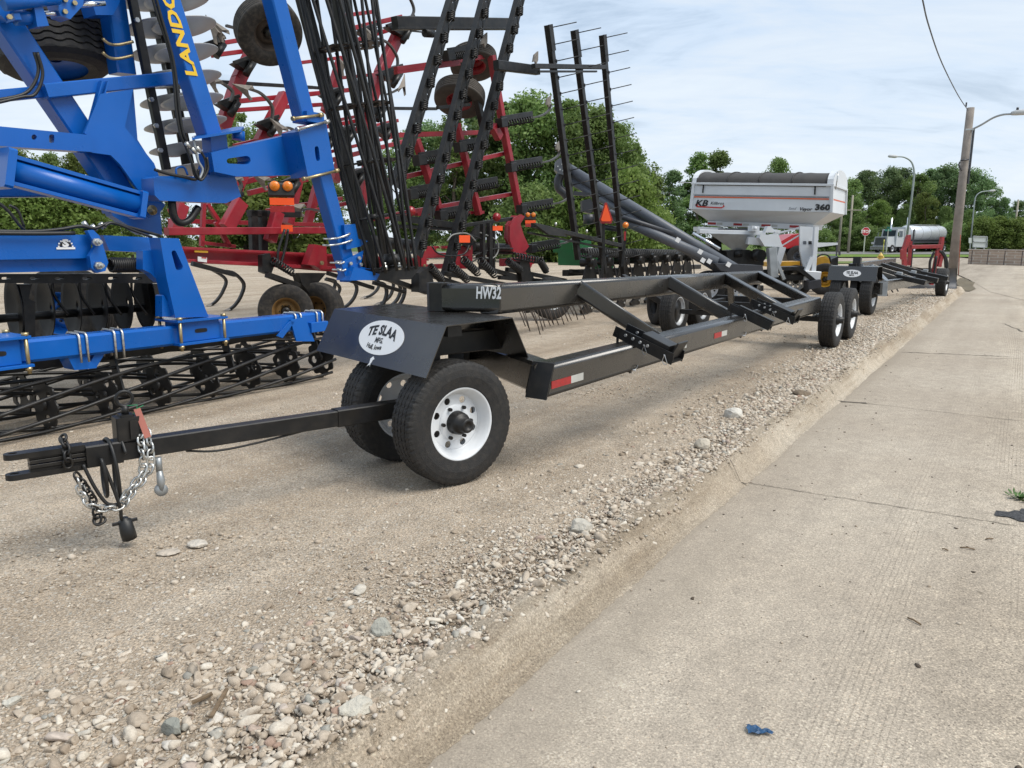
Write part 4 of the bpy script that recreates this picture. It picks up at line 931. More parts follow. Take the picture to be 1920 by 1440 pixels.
    def fz(i,j,t,q):
        t*=.82
        if i0<=i<i0+len(g): t+=.011*(1 if j%6<3 else -1)*(1-abs((j%3)-1)*.3)
        return t,q
    mb=MB(); mb.lathe(c,ax,pr,108,smooth=False,fn=fz); wh=MB(); wh.lathe(c,ax,[(-.16,.05),(-.16,.22),(-.25,.26),(.25,.26),(.16,.22),(.16,.05)],32); w_=wh.build('wheel',BLU,T); mb.build('tyre',RUB,w_)
    # mechanism at top left
    mb=MB(); mb.cyl(W(26,34,6.75),W(74,32,6.75),.055,14); mb.beam(W(18,34,6.75),W(30,34,6.75),.05,.16,up=WV); pl(mb,[(64,12),(80,12),(92,48),(70,50)],6.66,.15); BR=mb.build('hinge_cylinder',BLU,T)
    mb=MB(); mb.cyl(W(78,26,6.72),W(116,24,6.72),.02,10); mb.cyl(W(150,9,6.72),W(196,6,6.72),.022,10); mb.build('cylinder_rod',CHROME,BR)
    mb=MB(); pl(mb,[(92,-40),(160,-40),(156,10),(132,36),(114,30),(106,6)],6.68,.16); pl(mb,[(158,-40),(232,-40),(224,6),(212,28),(180,28)],6.85,.2); pl(mb,[(-60,-40),(24,-40),(30,14),(14,40),(-20,10)],6.8,.2); mb.build('hinge_plate',BLU,T)
    mb=MB(); mb.cyl(W(6,8,6.66),W(108,-4,6.66),.05,12); mb.build('hinge_tube',BLU,T)
    for x,y in((121,0),(121,22),(17,32),(139,6)): mb=MB(); mb.bolt(W(x,y,6.67),-WV,.02,.02); mb.build('bolt',BRAS,T)
    mb=MB(); mb.cyl(W(44,6,6.72),W(64,6,6.72),.05,12); mb.build('grease_cap',GALV,T)
    mb=MB(); tb(mb,[(362,256),(371,300),(380,318),(374,336)],6.3,.012,6,5); mb.build('valve_pipe',GALV,T)
    # hoses
    for pts,w,r in(([(64,98),(72,130),(62,160),(40,178),(-20,190)],6.82,.013),([(70,98),(80,140),(66,176),(40,182),(-20,196)],6.80,.013),
        ([(-30,433),(60,434),(112,430),(150,424),(178,428),(205,418),(235,424),(300,442)],6.2,.013),([(-30,437),(70,438),(140,437)],6.15,.016),([(196,424),(212,418),(250,432),(285,445)],6.15,.011),
        ([(276,-40),(296,30),(316,90),(326,140),(330,200),(338,250),(346,270)],6.38,.014),([(283,-40),(302,30),(322,100),(331,150),(337,210),(344,250),(352,268)],6.36,.012),
        ([(346,270),(358,300),(366,330),(380,335),(386,305),(376,282)],6.3,.012),([(350,275),(362,310),(376,338),(390,318),(388,295)],6.28,.010),([(290,318),(315,326),(345,332),(368,336),(372,318)],6.36,.014),
        ([(-10,375),(15,395),(35,420),(46,430)],6.3,.012),([(18,385),(34,395),(45,425)],6.3,.010)):
        mb=MB(); tb(mb,pts,w,r); mb.build('hydraulic_hose',HOSE,T)
    mb=MB(); tb(mb,[(331,330),(331,316),(345,314),(352,328)],6.4,.010); mb.build('lift_handle',BLU,T)
    mb=MB(); tb(mb,[(322,376),(326,405),(338,418),(356,412),(372,388)],6.5,.035,6,4); mb.build('lower_linkage',BLK2,T)
    for x,y in((352,272),(363,282),(372,280),(160,421),(176,427),(192,423)): mb=MB(); mb.tube([W(x-4,y-5,6.28),W(x+4,y+5,6.28)],.02,6); mb.build('hose_fitting',ZINC,T)
    return T
blue_machine()
# ================================================================ RED FIELD CULTIVATOR
def red_machine():
    T=thing('field_cultivator',uw(6,8.5,0),'dark red field cultivator with folded wings, C-shaped shanks and black tine harrows','farm implement')
    def bar(name,m,lst,w,dp=.1):
        for p0,p1,th in lst:
            mb=MB(); bx(mb,p0,p1,w,th,dp); mb.build(name,m,T)
    # ---- lower frame, standing on its wheels
    bar('frame_beam',RED,[((312,434),(612,432),.105)],9.6,.12)
    bar('frame_beam',RED,[((318,414),(614,422),.07)],10.6,.1)
    mb=MB(); pl(mb,[(340,462),(585,475),(640,480),(800,486),(800,514),(640,511),(350,488)],9.4,.08); mb.build('frame_channel',RED,T)
    mb=MB(); bx(mb,(338,465),(800,487),9.32,.035,.1); mb.build('channel_flange',RED,T); mb=MB(); bx(mb,(350,489),(800,512),9.30,.05,.1); mb.build('channel_flange',RED,T)
    bar('frame_post',RED,[((452,378),(424,428),.2),((521,398),(506,452),.17),((342,384),(327,432),.15)],9.7,.14)
    bar('frame_brace',RED,[((382,380),(378,462),.06),((388,382),(412,418),.06),((404,416),(430,462),.07),((318,398),(345,384),.09),((376,455),(440,462),.05)],9.9,.06)
    mb=MB(); pl(mb,[(590,458),(612,462),(614,500),(602,506),(590,498),(576,496)],9.1,.14); mb.build('pivot_bracket',RED,T)
    mb=MB(); mb.bolt(W(602,493,9.05),-WV,.035,.03); mb.build('pivot_pin',BRAS,T)
    mb=MB(); pl(mb,[(365,465),(390,466),(390,474),(365,473)],9.28,.004); mb.build('yellow_decal',mat('amber decal',(.6,.33,.02),.5),T)
    mb=MB(); pl(mb,[(371,481),(388,483),(388,492),(371,490)],9.22,.004); DW=mb.build('warning_decal',WLET,T)
    mb=MB(); pl(mb,[(378,482),(387,483),(387,485),(378,484)],9.215,.002); mb.build('decal_band',RLET,DW)
    # gauge wheels under the frame
    for x,y,w,f in((536,583,9.0,1),(596,588,8.9,0)):
        c=W(x,y,w); c.z=.40; make_wheel(T,c,(-WV*.80-UV*.6) if f else (WV*.35+UV*.94),.40,.27,.20,n=56,blocks=False,style='plain',rimm=mat('old yellow rim',(.18,.10,.03),.7,var=.3),tm=RUBD,grooves=5)
    mb=MB(); pl(mb,[(560,512),(612,512),(592,536),(582,552),(566,532)],8.9,.16); bx(mb,(500,515),(560,536),8.95,.08,.08); mb.build('wheel_arm',BLK2,T)
    mb=MB(); pl(mb,[(492,478),(506,475),(514,500),(508,516),(492,510)],9.0,.1); mb.build('hitch_knuckle',BLK2,T)
    mb=MB(); tb(mb,[(534,430),(522,470),(520,500)],9.2,.02); tb(mb,[(540,430),(536,460),(526,498)],9.2,.02); mb.build('hydraulic_hose',HOSE,T)
    s=MB(); s.spring(W(510,488,8.95),W(550,512,8.95),.05,.014,9); s.build('coil_spring',BLK2,T)
    # lamps on the frame
    def lamps(x,y,w,k=1.0,back=True):
        mb=MB(); c=W(x,y,w); mb.box(c-ZV*.03*k,.36*k,.09*k,.20*k,ax=UV*.8-WV*.6,ch=.3); L_=mb.build('lamp_bracket',mat('lamp bracket',(.03,.03,.03),.6),T)
        nd=(-WV*.8-UV*.6); sd=(UV*.8-WV*.6)
        for a in(-.09,.09):
            mb=MB(); q=c+sd*a*k+nd*.045*k+ZV*.02*k; mb.lathe(q,nd,[(0,.072*k),(.02*k,.068*k),(.036*k,.042*k),(.042*k,.001)],18); mb.build('amber_lamp',AMB,L_)
        mb=MB(); mb.box(c-ZV*.195*k+nd*.03*k,.34*k,.012,.10*k,ax=sd); mb.build('orange_reflector',ORG,L_)
        mb=MB(); mb.box(c-ZV*.30*k+nd*.03*k,.34*k,.012,.09*k,ax=sd); mb.build('red_reflector',REFR,L_)
    lamps(527,352,9.0); lamps(994,404,7.6,.6)
    # shanks reaching the ground
    shk=[(380,500,398,574),(424,508,432,583),(512,520,512,570),(520,520,520,572),(612,522,602,574),(646,522,644,580),(610,524,612,572),(704,528,700,590),(690,520,686,560),(730,526,726,580),(720,524,712,572),(738,526,734,586)]
    for x,y,x2,y2 in shk:
        g=G(x2,y2,0); w=g.dot(WV); p=[W(x,y,w),W(x+16,y+5,w),W(x2+25,y+.32*(y2-y),w),W(x2+20,y+.62*(y2-y),w),W(x2+9,y2-.15*(y2-y),w),W(x2-2,y2-2,w)]
        q=bez(p,5); mb=MB(); rings=[]
        for i,c in enumerate(q):
            d=(q[min(i+1,len(q)-1)]-q[max(i-1,0)]).normalized(); n=d.cross(WV).normalized(); rings.append([c+n*.026+WV*.03,c-n*.026+WV*.03,c-n*.026-WV*.03,c+n*.026-WV*.03])
        mb.loft(rings,smooth=False); S=mb.build('shank',BLK2,T)
        mb=MB(); b=p[-1]; mb.add([b+WV*.09-UV*.03,b-WV*.09-UV*.03,b+UV*-.16-ZV*.01,b+ZV*.05],[(0,1,2),(0,2,3),(1,2,3),(0,1,3)]); mb.build('sweep',SWP,S)
    for a,b in(((360,494),(440,515)),((614,512),(700,540)),((700,530),(760,548))): mb=MB(); bx(mb,a,b,9.0,.06,.06); mb.build('shank_bar',BLK2,T)
    # ---- folded left wing, standing
    bar('wing_beam',RED,[((480,84),(447,150),.19),((447,150),(416,244),.19),((744,70),(712,140),.21),((712,140),(676,250),.2),((534,178),(486,268),.17),((466,300),(430,384),.17),((560,330),(540,420),.14),((690,300),(672,420),.15)],10.4,.16)
    bar('wing_rail',RED,[((398,84),(480,70),.065),((398,104),(474,94),.065),((436,191),(605,174),.075),((438,207),(605,196),.065),((605,174),(700,164),.075),((640,58),(752,32),.085),((660,78),(742,52),.075),
        ((440,275),(562,246),.09),((455,342),(560,316),.085),((466,362),(575,336),.085),((560,316),(770,262),.08),((590,395),(690,372),.07),((600,240),(690,222),.07)],10.6,.08)
    bar('wing_tube',BLK2,[((400,153),(585,164),.055),((720,203),(818,204),.06),((585,164),(640,168),.05)],10.9,.06)
    bar('wing_rail',RED,[((590,262),(745,226),.07),((596,290),(740,256),.06),((600,150),(720,138),.06),((560,118),(640,108),.06),((640,30),(700,22),.07),((500,395),(640,372),.07),((560,240),(690,214),.06)],11.4,.08)
    bar('wing_beam',RED,[((640,110),(610,210),.16),((655,235),(628,340),.16),((600,330),(575,425),.14)],11.2,.14)
    # clamps and curved spring shanks with sweeps on the folded wing
    def mount(x,y,k=1.0,w=10.2):
        mb=MB(); s=18*k; pl(mb,[(x-s,y-s*.1),(x+s*.7,y-s*.95),(x+s*1.1,y-s*.55),(x+s*.6,y+s*.9),(x-s*.3,y+s*.35)],w,.16); bx(mb,(x-s*1.1,y-s*.15),(x+s,y-s*.9),w-.06,.05,.06); mb.cyl(W(x+s*.1,y+s*1.1,w-.05),W(x+s*.9,y-s*.2,w-.05),.055,8); return mb.build('shank_mount',BLK2,T)
    for a in((403,86),(459,120),(430,196),(504,234),(438,364,.9),(625,180),(648,250),(612,262,.9),(668,330,.9),(720,245,.9),(705,206),(734,140,1.1),(752,52,1.35),(545,345,.9),(690,60,.9)): mount(*a)
    def wingshank(pts,tip,up,w=10.0,k=1.0):
        q=bez([W(x,y,w) for x,y in pts],6); rings=[]
        for i,c in enumerate(q):
            d=(q[min(i+1,len(q)-1)]-q[max(i-1,0)]).normalized(); n=d.cross(WV).normalized(); rings.append([c+n*.016+WV*.025,c-n*.016+WV*.025,c-n*.016-WV*.025,c+n*.016-WV*.025])
        mb=MB(); mb.loft(rings,smooth=False); S=mb.build('shank',mat('worn shank',(.07,.065,.06),.45,metal=.3,var=.3),T)
        c=W(*tip,w-.03); a=up; d=(UV*math.cos(a)+ZV*math.sin(a)); e=(-UV*math.sin(a)+ZV*math.cos(a)); mb=MB(); L=.20*k; h=.115*k
        P_=[c+d*L,c+d*L*.25+e*h*.28,c-d*L*.75+e*h,c-d*L*.95+e*h*.72,c-d*L*.25,c-d*L*.95-e*h*.72,c-d*L*.75-e*h,c+d*L*.25-e*h*.28]
        ridge=[c+d*L-WV*.0,c-d*L*.25-WV*.05]
        mb.ext(P_,WV*.012); mb.add([P_[0],P_[2],P_[4]-WV*.05,P_[6]],[(0,1,2),(0,2,3)]); mb.build('sweep',SWP,S)
    for pts,tip,up in(([(482,108),(478,80),(455,58),(424,48)],(408,52),2.5),([(510,228),(510,200),(490,176),(466,166)],(456,167),2.9),([(432,190),(436,172),(420,158),(404,150)],(396,150),2.6),
        ([(745,132),(744,106),(726,80),(700,70)],(690,62),2.5),([(768,38),(776,20),(770,0),(756,-22)],(750,-30),2.2),([(722,178),(738,172),(752,164)],(756,158),1.3),
        ([(560,268),(558,250),(542,240),(528,240)],(522,238),2.5),([(448,360),(452,346),(446,334),(440,330)],(436,334),2.6),([(620,405),(600,396),(580,392),(566,394)],(556,390),2.9),([(410,80),(407,66),(402,58)],(401,54),2.2),([(530,350),(515,340),(500,336)],(488,336),2.7),([(660,180),(664,150),(650,130)],(640,120),2.3)): wingshank(pts,tip,up)
    def lyingwheel(x,y,w,ax,R0,wd,tm=RUBD,m=RED):
        make_wheel(T,W(x,y,w),ax,R0,wd,R0*.5,n=56,blocks=False,style='plain',rimm=m,tm=tm,grooves=5)
    lyingwheel(503,58,9.2,(-WV*.70-ZV*.55-UV*.25),.46,.30,m=mat('brown rim',(.05,.035,.025),.7,var=.3))
    lyingwheel(888,116,8.4,Vector((-.08,.42,.9)),.42,.26,mat('pale dusty tyre',(.075,.066,.058),.9,var=.25,vs=8)); lyingwheel(862,182,8.0,Vector((.1,.5,.86)),.42,.24,mat('pale dusty tyre',(.12,.105,.09),.9))
    mb=MB(); tb(mb,[(862,150),(880,172),(870,190),(890,176),(880,150)],7.8,.05); bx(mb,(886,150),(906,240),7.7,.10,.1); bx(mb,(820,202),(880,196),7.7,.05,.05); mb.build('wheel_arm',BLK2,T)
    # ---- right wing, a grid of rails
    bar('wing_beam',RED,[((921,104),(943,235),.11),((943,235),(974,396),.12),((856,232),(898,402),.09),((780,262),(826,402),.10),((924,236),(936,258),.16)],8.0,.12)
    bar('wing_rail',RED,[((742,130),(924,104),.075),((736,254),(948,247),.075),((706,344),(952,286),.07),((700,410),(970,362),.075),((742,136),(860,120),.05),((780,402),(905,398),.05)],8.12,.08)
    def springarm(x,y,s=1.0,w=7.9,long=True):
        A_=W(x,y,w); B_=W(x+58*s,y-10*s,w); mb=MB(); d=(B_-A_).normalized(); mb.beam(A_+ZV*.05,B_+ZV*.05,.03,.12); mb.beam(A_-d*.08,A_+d*.10,.14,.16); AR=mb.build('spring_arm',BLK2,T)
        mb=MB(); mb.spring(A_+d*.08-ZV*.03,B_-d*.02-ZV*.03,.052,.013,11); mb.build('coil_spring',BLK2,AR)
        if long:
            q=bez([W(x+56*s,y-9*s,w),W(x+74*s,y-13*s,w),W(x+88*s,y-22*s,w),W(x+93*s,y-34*s,w)],5); mb=MB(); rings=[]
            for i,c in enumerate(q):
                d=(q[min(i+1,len(q)-1)]-q[max(i-1,0)]).normalized(); n=d.cross(WV).normalized(); rings.append([c+n*.014+WV*.025,c-n*.014+WV*.025,c-n*.014-WV*.025,c+n*.014-WV*.025])
            mb.loft(rings,smooth=False); S=mb.build('shank',mat('worn shank',(.07,.065,.06),.45),AR)
            c=W(x+90*s,y-40*s,w); mb=MB(); a=1.0; d=UV*math.cos(a)+ZV*math.sin(a); e=-UV*math.sin(a)+ZV*math.cos(a)
            mb.ext([c+d*.15,c-d*.02+e*.09,c-d*.12+e*.05,c-d*.08,c-d*.10-e*.05,c-d*.02-e*.07],WV*.03); mb.build('sweep',SWP,AR)
    for x,y,s,l in((940,230,1,1),(958,314,1,1),(978,392,1,1),(996,466,.9,1),(862,276,.9,0),(880,352,.9,0),(786,300,.8,0),(770,364,.8,0),(826,404,.9,0),(840,104,.75,0)): springarm(x,y,s,long=bool(l))
    # sweeps on top of the right wing
    for x,y in((1006,108),(910,74)): 
        c=W(x,y,7.9); mb=MB(); a=1.1; d=UV*math.cos(a)+ZV*math.sin(a); e=-UV*math.sin(a)+ZV*math.cos(a); mb.ext([c+d*.14,c+e*.08,c-d*.14+e*.06,c-d*.08,c-d*.12-e*.05,c-e*.07],WV*.03); mb.build('sweep',SWP,T)
    mb=MB(); bx(mb,(740,42),(968,44),7.9,.16,.12); bx(mb,(740,54),(965,54),7.85,.03,.14); mb.build('harrow_arm',BLK2,T)
    mb=MB(); mb.cyl(W(796,62,7.8),W(812,63,7.8),.06,10); bx(mb,(770,58),(800,61),7.8,.02,.02); mb.build('damper',BLK2,T)
    # ---- perforated harrow bars with coil spring mounts
    hb=MB()
    for (p0,p1) in(((862,-30),(746,352)),((922,-30),(786,480)),((986,-30),(840,520))):
        A_,B_=W(*p0,7.35),W(*p1,7.35); d,x,y=frame(B_-A_,WV); L=(B_-A_).length     # y along depth, x in plane
        holes=[]; n=int(L/.16); mb=MB(); h=.082
        for i in range(1,n):
            c=A_+d*(L*i/n)+x*(.025 if i%2 else -.02); holes.append([c+d*.013*math.cos(t)+x*.013*math.sin(t) for t in np.linspace(0,6.283,9)[:-1]])
        mb.ext([A_-x*h,B_-x*h,B_+x*h,A_+x*h],WV*.012,holes); mb.beam(A_-x*(h+.006)+WV*.04,B_-x*(h+.006)+WV*.04,.012,.10,up=WV); HBAR=mb.build('harrow_bar',BLK2,T)
        n=int(L/.34)
        for i in range(n):
            f=(i+.5)/n; c=A_+d*L*f-WV*.02; mb=MB(); mb.spring(c-d*.06-x*.02,c+d*.06+x*.02,.052,.013,5,seg=8); 
            e=c+d*.06; mb.tube([e-WV*.045,e+d*.10-x*.03-WV*.03,e+d*.26+x*.05-WV*.02],.008,5); mb.build('harrow_tine',BLK2,HBAR)
    # ---- standing harrow gang with long tines, and its carrying arms
    for i,(p0,p1) in enumerate((((1027,47),(1084,486)),((1076,57),(1134,512)),((1129,66),(1170,520)))):
        A_,B_=W(*p0,6.6),W(*p1,6.6); mb=MB(); mb.beam(A_,B_,.105,.09,up=WV); d=(B_-A_); HB=mb.build('tine_bar',BLK2,T)
        mb=MB(); mb.beam(A_-WV*.05-d*.001,A_+d*.10-WV*.05,.12,.02,up=WV); mb.build('tine_bar_sleeve',BLK2,HB)
        n=15
        for k in range(n):
            q=A_+d*((k+.12)/n*.97)+UV*.05; t=q+Vector((.43,.06,.10)); mb=MB(); mb.tube([q-WV*.05,t],.0085,5); mb.build('tine',BLK2,HB)
            mb=MB(); mb.box(q-WV*.02,.06,.05,.06,ax=UV); mb.build('tine_clip',BLK2,HB)
    mb=MB(); bx(mb,(930,122),(1008,132),6.9,.14,.1); bx(mb,(1000,124),(1136,126),6.5,.07,.07); bx(mb,(1010,134),(1118,134),6.45,.03,.04); mb.build('harrow_arm',BLK2,T)
    mb=MB(); bx(mb,(1000,422),(1162,460),6.45,.07,.09); bx(mb,(990,436),(1160,470),6.5,.03,.05); pl(mb,[(1000,418),(1050,432),(1064,444),(1030,440)],6.35,.06); mb.build('harrow_arm',BLK2,T)
    for x,y in((1100,437),(1150,452),(1042,424)): mb=MB(); mb.bolt(W(x,y,6.4),ZV,.02,.06); mb.build('bolt',ZINC,T)
    # ---- centre section: bracket plates, cams, cylinders
    mb=MB(); pl(mb,[(788,462),(886,460),(886,504),(790,504)],7.7,.10,[[(818,466),(848,466),(848,474),(818,474)],[(800,484),(846,482),(846,494),(800,496)],[(864,480),(878,480),(878,492),(864,492)]]); CB=mb.build('centre_bracket',RED,T)
    for x,y in((795,468),(795,498),(880,466),(880,498),(824,464),(852,464),(858,500)): mb=MB(); mb.bolt(W(x,y,7.68),-WV,.025,.02); mb.build('bolt',BRAS,CB)
    mb=MB(); pl(mb,[(978,402),(984,406),(976,420),(982,440),(992,462),(986,470),(972,478),(962,470),(956,450),(956,424),(966,408)],7.6,.04); mb.build('fold_cam',RED,T)
    mb=MB(); pl(mb,[(962,404),(972,404),(962,424),(962,448),(968,470),(958,468),(948,446),(950,422)],7.85,.04); mb.build('fold_cam',RED,T)
    mb=MB(); bx(mb,(975,470),(992,500),7.7,.14,.1); bx(mb,(940,492),(998,488),7.9,.14,.1); mb.build('hinge_foot',RED,T)
    for a,b,r in(((690,452),(790,462),.09),((886,462),(962,466),.08),((886,474),(960,474),.03)): mb=MB(); mb.cyl(W(*a,7.9),W(*b,7.9),r,14); mb.build('hydraulic_cylinder',BLK2,T)
    mb=MB(); bx(mb,(905,420),(905,504),7.3,.07,.08); bx(mb,(918,418),(918,512),7.3,.09,.08); bx(mb,(924,424),(924,512),7.35,.05,.08); mb.build('stand_post',BLK2,T)
    mb=MB(); pl(mb,[(870,460),(895,424),(906,420),(910,440),(890,452),(880,466)],7.6,.05); mb.build('stand_gusset',BLK2,T)
    for x,y,w,n,m,hh in((933,428,7.2,'orange_reflector',ORG,.075),(871,448,7.1,'orange_reflector',ORG,.11),(538,428,9.4,'orange_reflector',ORG,.10)): mb=MB(); mb.box(W(x,y,w),.17,.012,hh,ax=UV*.8-WV*.6); mb.build(n,m,T)
    for x,y in((931,407),(770,396)): mb=MB(); mb.lathe(W(x,y,7.2),-WV*.8-UV*.6,[(0,.07),(.03,.065),(.04,.001)],16); mb.build('red_lamp',mat('red lens',(.25,.01,.015),.2),T)
    mb=MB(); bx(mb,(745,408),(860,424),7.6,.10,.05); bx(mb,(860,424),(960,410),7.7,.06,.06); bx(mb,(745,424),(850,430),7.65,.05,.08); mb.build('cross_arm',BLK2,T)
    mb=MB(); bx(mb,(466,400),(560,402),9.9,.1,.1); bx(mb,(474,394),(476,470),9.9,.12,.1); bx(mb,(492,394),(494,470),9.9,.12,.1); mb.build('rear_hitch',BLK2,T)
    # black jumble of springs and arms behind the trailer beam
    for a,b in(((690,510),(800,548)),((760,500),(880,540)),((830,512),(960,536)),((900,500),(1010,530)),((950,505),(1060,526)),((936,520),(1130,536)),((1070,508),(1180,516)),((985,498),(1000,530))): mb=MB(); bx(mb,a,b,7.2,.07,.07); mb.build('harrow_link',BLK2,T)
    for a,b in(((806,500),(828,524)),((868,486),(896,512)),((900,488),(928,516)),((952,490),(976,506)),((964,480),(1010,488)),((1012,488),(1024,508)),((848,500),(876,524))): mb=MB(); mb.spring(W(*a,7.0),W(*b,7.0),.055,.014,9); mb.build('coil_spring',BLK2,T)
    mb=MB(); pl(mb,[(974,490),(992,484),(998,528),(980,532)],7.1,.1); mb.build('harrow_bracket',BLK2,T); mb=MB(); pl(mb,[(786,512),(806,500),(816,540),(786,548)],7.0,.15); mb.build('harrow_bracket',BLK2,T)
    for pts in([(810,462),(820,474),(842,480),(870,476),(880,460)],[(900,436),(930,450),(934,470),(924,484),(906,482)],[(886,480),(902,474),(930,466),(962,466)],[(884,492),(900,484),(922,488)],[(880,440),(905,450),(912,470),(900,500)],[(838,452),(850,440),(876,438),(892,452)]):
        mb=MB(); tb(mb,pts,7.3,.012); mb.build('hydraulic_hose',HOSE if random.random()<.6 else mat('grey hose',(.2,.2,.19),.5),T)
    c=W(1034,512,7.0); c.z=.40; make_wheel(T,c,(-WV*.85-UV*.5),.38,.24,.2,n=56,blocks=False,style='plain',rimm=GALV,tm=RUB,grooves=4)
    # harrow tines reaching the ground behind the trailer
    bar('ground_tine_bar',BLK2,[((960,574),(1088,556),.06),((985,584),(1110,562),.05)],6.2,.06)
    rs=random.Random(3)
    for i in range(26):
        x=968+i*5.6; y0=572-(x-960)*.14; L=(34+rs.uniform(0,34))*(1-(x-960)/330); mb=MB(); A_=W(x,y0,6.2-.12*(i%3)); B_=W(x+14+rs.uniform(0,6),y0+L,6.0-.12*(i%3)); B_.z=max(B_.z,.005); mb.tube([A_,A_.lerp(B_,.5)+UV*.01,B_],.0085,5); mb.build('ground_tine',mat('rusty tine',(.05,.035,.025),.7),T)
    return T
red_machine()
# ================================================================ MACHINES FARTHER BACK
YV=Vector((0,1,0))
def pp(mb,pts,Y,t=.1,holes=()): return mb.ext([P(x,y,Y) for x,y in pts],YV*t,[[P(x,y,Y) for x,y in h] for h in holes])
def pb(mb,p0,p1,Y,th,dp=None,Y1=None): return mb.beam(P(*p0,Y),P(*p1,Y1 or Y),th,dp or th,up=YV)
def onG(v,z=0): return Vector((v.x,v.y,z))
def row_planter():
    T=thing('row_seeder',W(1180,540,7.0).xy.to_3d(),'green seeder with a row of black opener plates and coil springs behind the trailer beam','farm implement')
    mb=MB(); pl(mb,[(1086,468),(1150,470),(1152,500),(1086,498)],7.5,.5); mb.build('side_panel',GRN,T)
    mb=MB(); pl(mb,[(1072,452),(1108,450),(1110,472),(1074,474)],8.2,.5); mb.build('upper_panel',GRN,T)
    mb=MB(); pl(mb,[(1125,494),(1150,492),(1150,512),(1125,512)],7.7,.3); mb.build('lower_panel',GRN,T)
    mb=MB(); pl(mb,[(1103,464),(1112,464),(1112,471),(1103,471)],7.46,.01); mb.build('paper_decal',WLET,T)
    mb=MB(); bx(mb,(1090,470),(1300,478),7.25,.10,.14); bx(mb,(1060,512),(1310,500),7.4,.12,.14); mb.build('tool_bar',BLK2,T)
    mb=MB(); mb.spring(W(1092,474,7.0),W(1298,476,7.0),.085,.022,58,seg=7,n=4); mb.build('spring_row',mat('dull black spring',(.03,.03,.03),.6),T)
    xs=[1108,1140,1170,1198,1224,1248,1270,1290]
    for i,x in enumerate(xs):
        c=W(x,500,6.9); mb=MB(); s=1.0
        q=lambda a,z:Vector((c.x,c.y,0))+UV*a+ZV*z
        mb.ext([q(-.17,.95),q(.05,1.02),q(.2,.86),q(.34,.55),q(.30,.32),q(-.24,.32),q(-.34,.62)],WV*.03); O=mb.build('opener_plate',BLK2,T)
        mb=MB(); mb.ext([q(-.15,.4),q(.22,.4),q(.10,.03),q(-.30,.03),q(-.34,.10),q(-.2,.16)],WV*.05); mb.build('seed_boot',BLK2,O)
        mb=MB(); mb.cyl(q(-.02,1.0)-WV*.1,q(-.02,1.0)+WV*.2,.085,10); mb.beam(q(-.02,.95),q(-.1,1.12),.10,.10,up=WV); mb.build('opener_pivot',BLK2,O)
        for a,z in((-.02,.9),(.2,.62),(-.2,.66),(-.02,.2),(.05,.12)): mb=MB(); mb.bolt(q(a,z),-WV,.022,.02); mb.build('bolt',ZINC,O)
        mb=MB(); mb.tube(bez([q(.1,1.0)-WV*.05,q(.25,.8)-WV*.05,q(.38,.45)-WV*.04],5),.015,5); mb.build('seed_tube',GRD,O)
    for x,y,w in((1262,592,5.6),):
        c=G(1262,620,0); make_wheel(T,c+ZV*.36,(-WV*.6+UV*.55),.36,.24,.19,n=56,blocks=False,style='plain',rimm=BLK2,tm=RUB,grooves=4); make_wheel(T,c+ZV*.36+UV*.7+WV*.55,(-WV*.6+UV*.55),.36,.24,.19,n=56,blocks=False,style='plain',rimm=BLK2,tm=RUB,grooves=4)
        mb=MB(); mb.beam(c+ZV*.36,c+ZV*.36+UV*.7+WV*.55,.07,.07); mb.beam(c+ZV*.38+UV*.3+WV*.25,c+ZV*.8+UV*.6+WV*1.2,.1,.1); mb.build('caster_axle',BLK2,T)
row_planter()
def smv():
    T=thing('warning_triangle',onG(P(1136,420,13.5)),'orange slow-moving-vehicle triangle with red edge standing between the black tine bars','sign')
    mb=MB(); pp(mb,[(1134,380),(1138,380),(1149,412),(1146,419),(1127,419),(1124,412)],13.5,.02); mb.build('red_border',REFR,T)
    mb=MB(); pp(mb,[(1135,384),(1137,384),(1146,412),(1144,415),(1129,415),(1127,412)],13.48,.01); mb.build('orange_centre',ORG,T)
    mb=MB(); pb(mb,(1131,415),(1132,470),13.6,.05); pb(mb,(1132,470),(1128,530),13.7,.05); mb.build('post',BLK2,T)
    T=thing('marker_lamp',onG(P(1173,430,13.6)),'small amber marker lamp above a red strip beside the right tine bar','lamp')
    mb=MB(); c=P(1173,422,13.6); mb.lathe(c,-YV,[(0,.055),(.03,.05),(.045,.001)],14); mb.build('amber_lens',AMB,T)
    mb=MB(); pp(mb,[(1170,434),(1174,434),(1173,451),(1170,451)],13.6,.02); mb.build('red_strip',REFR,T)
    mb=MB(); pb(mb,(1173,424),(1173,452),13.64,.03); pb(mb,(1172,450),(1166,500),13.66,.04); mb.build('stalk',BLK2,T)
smv()
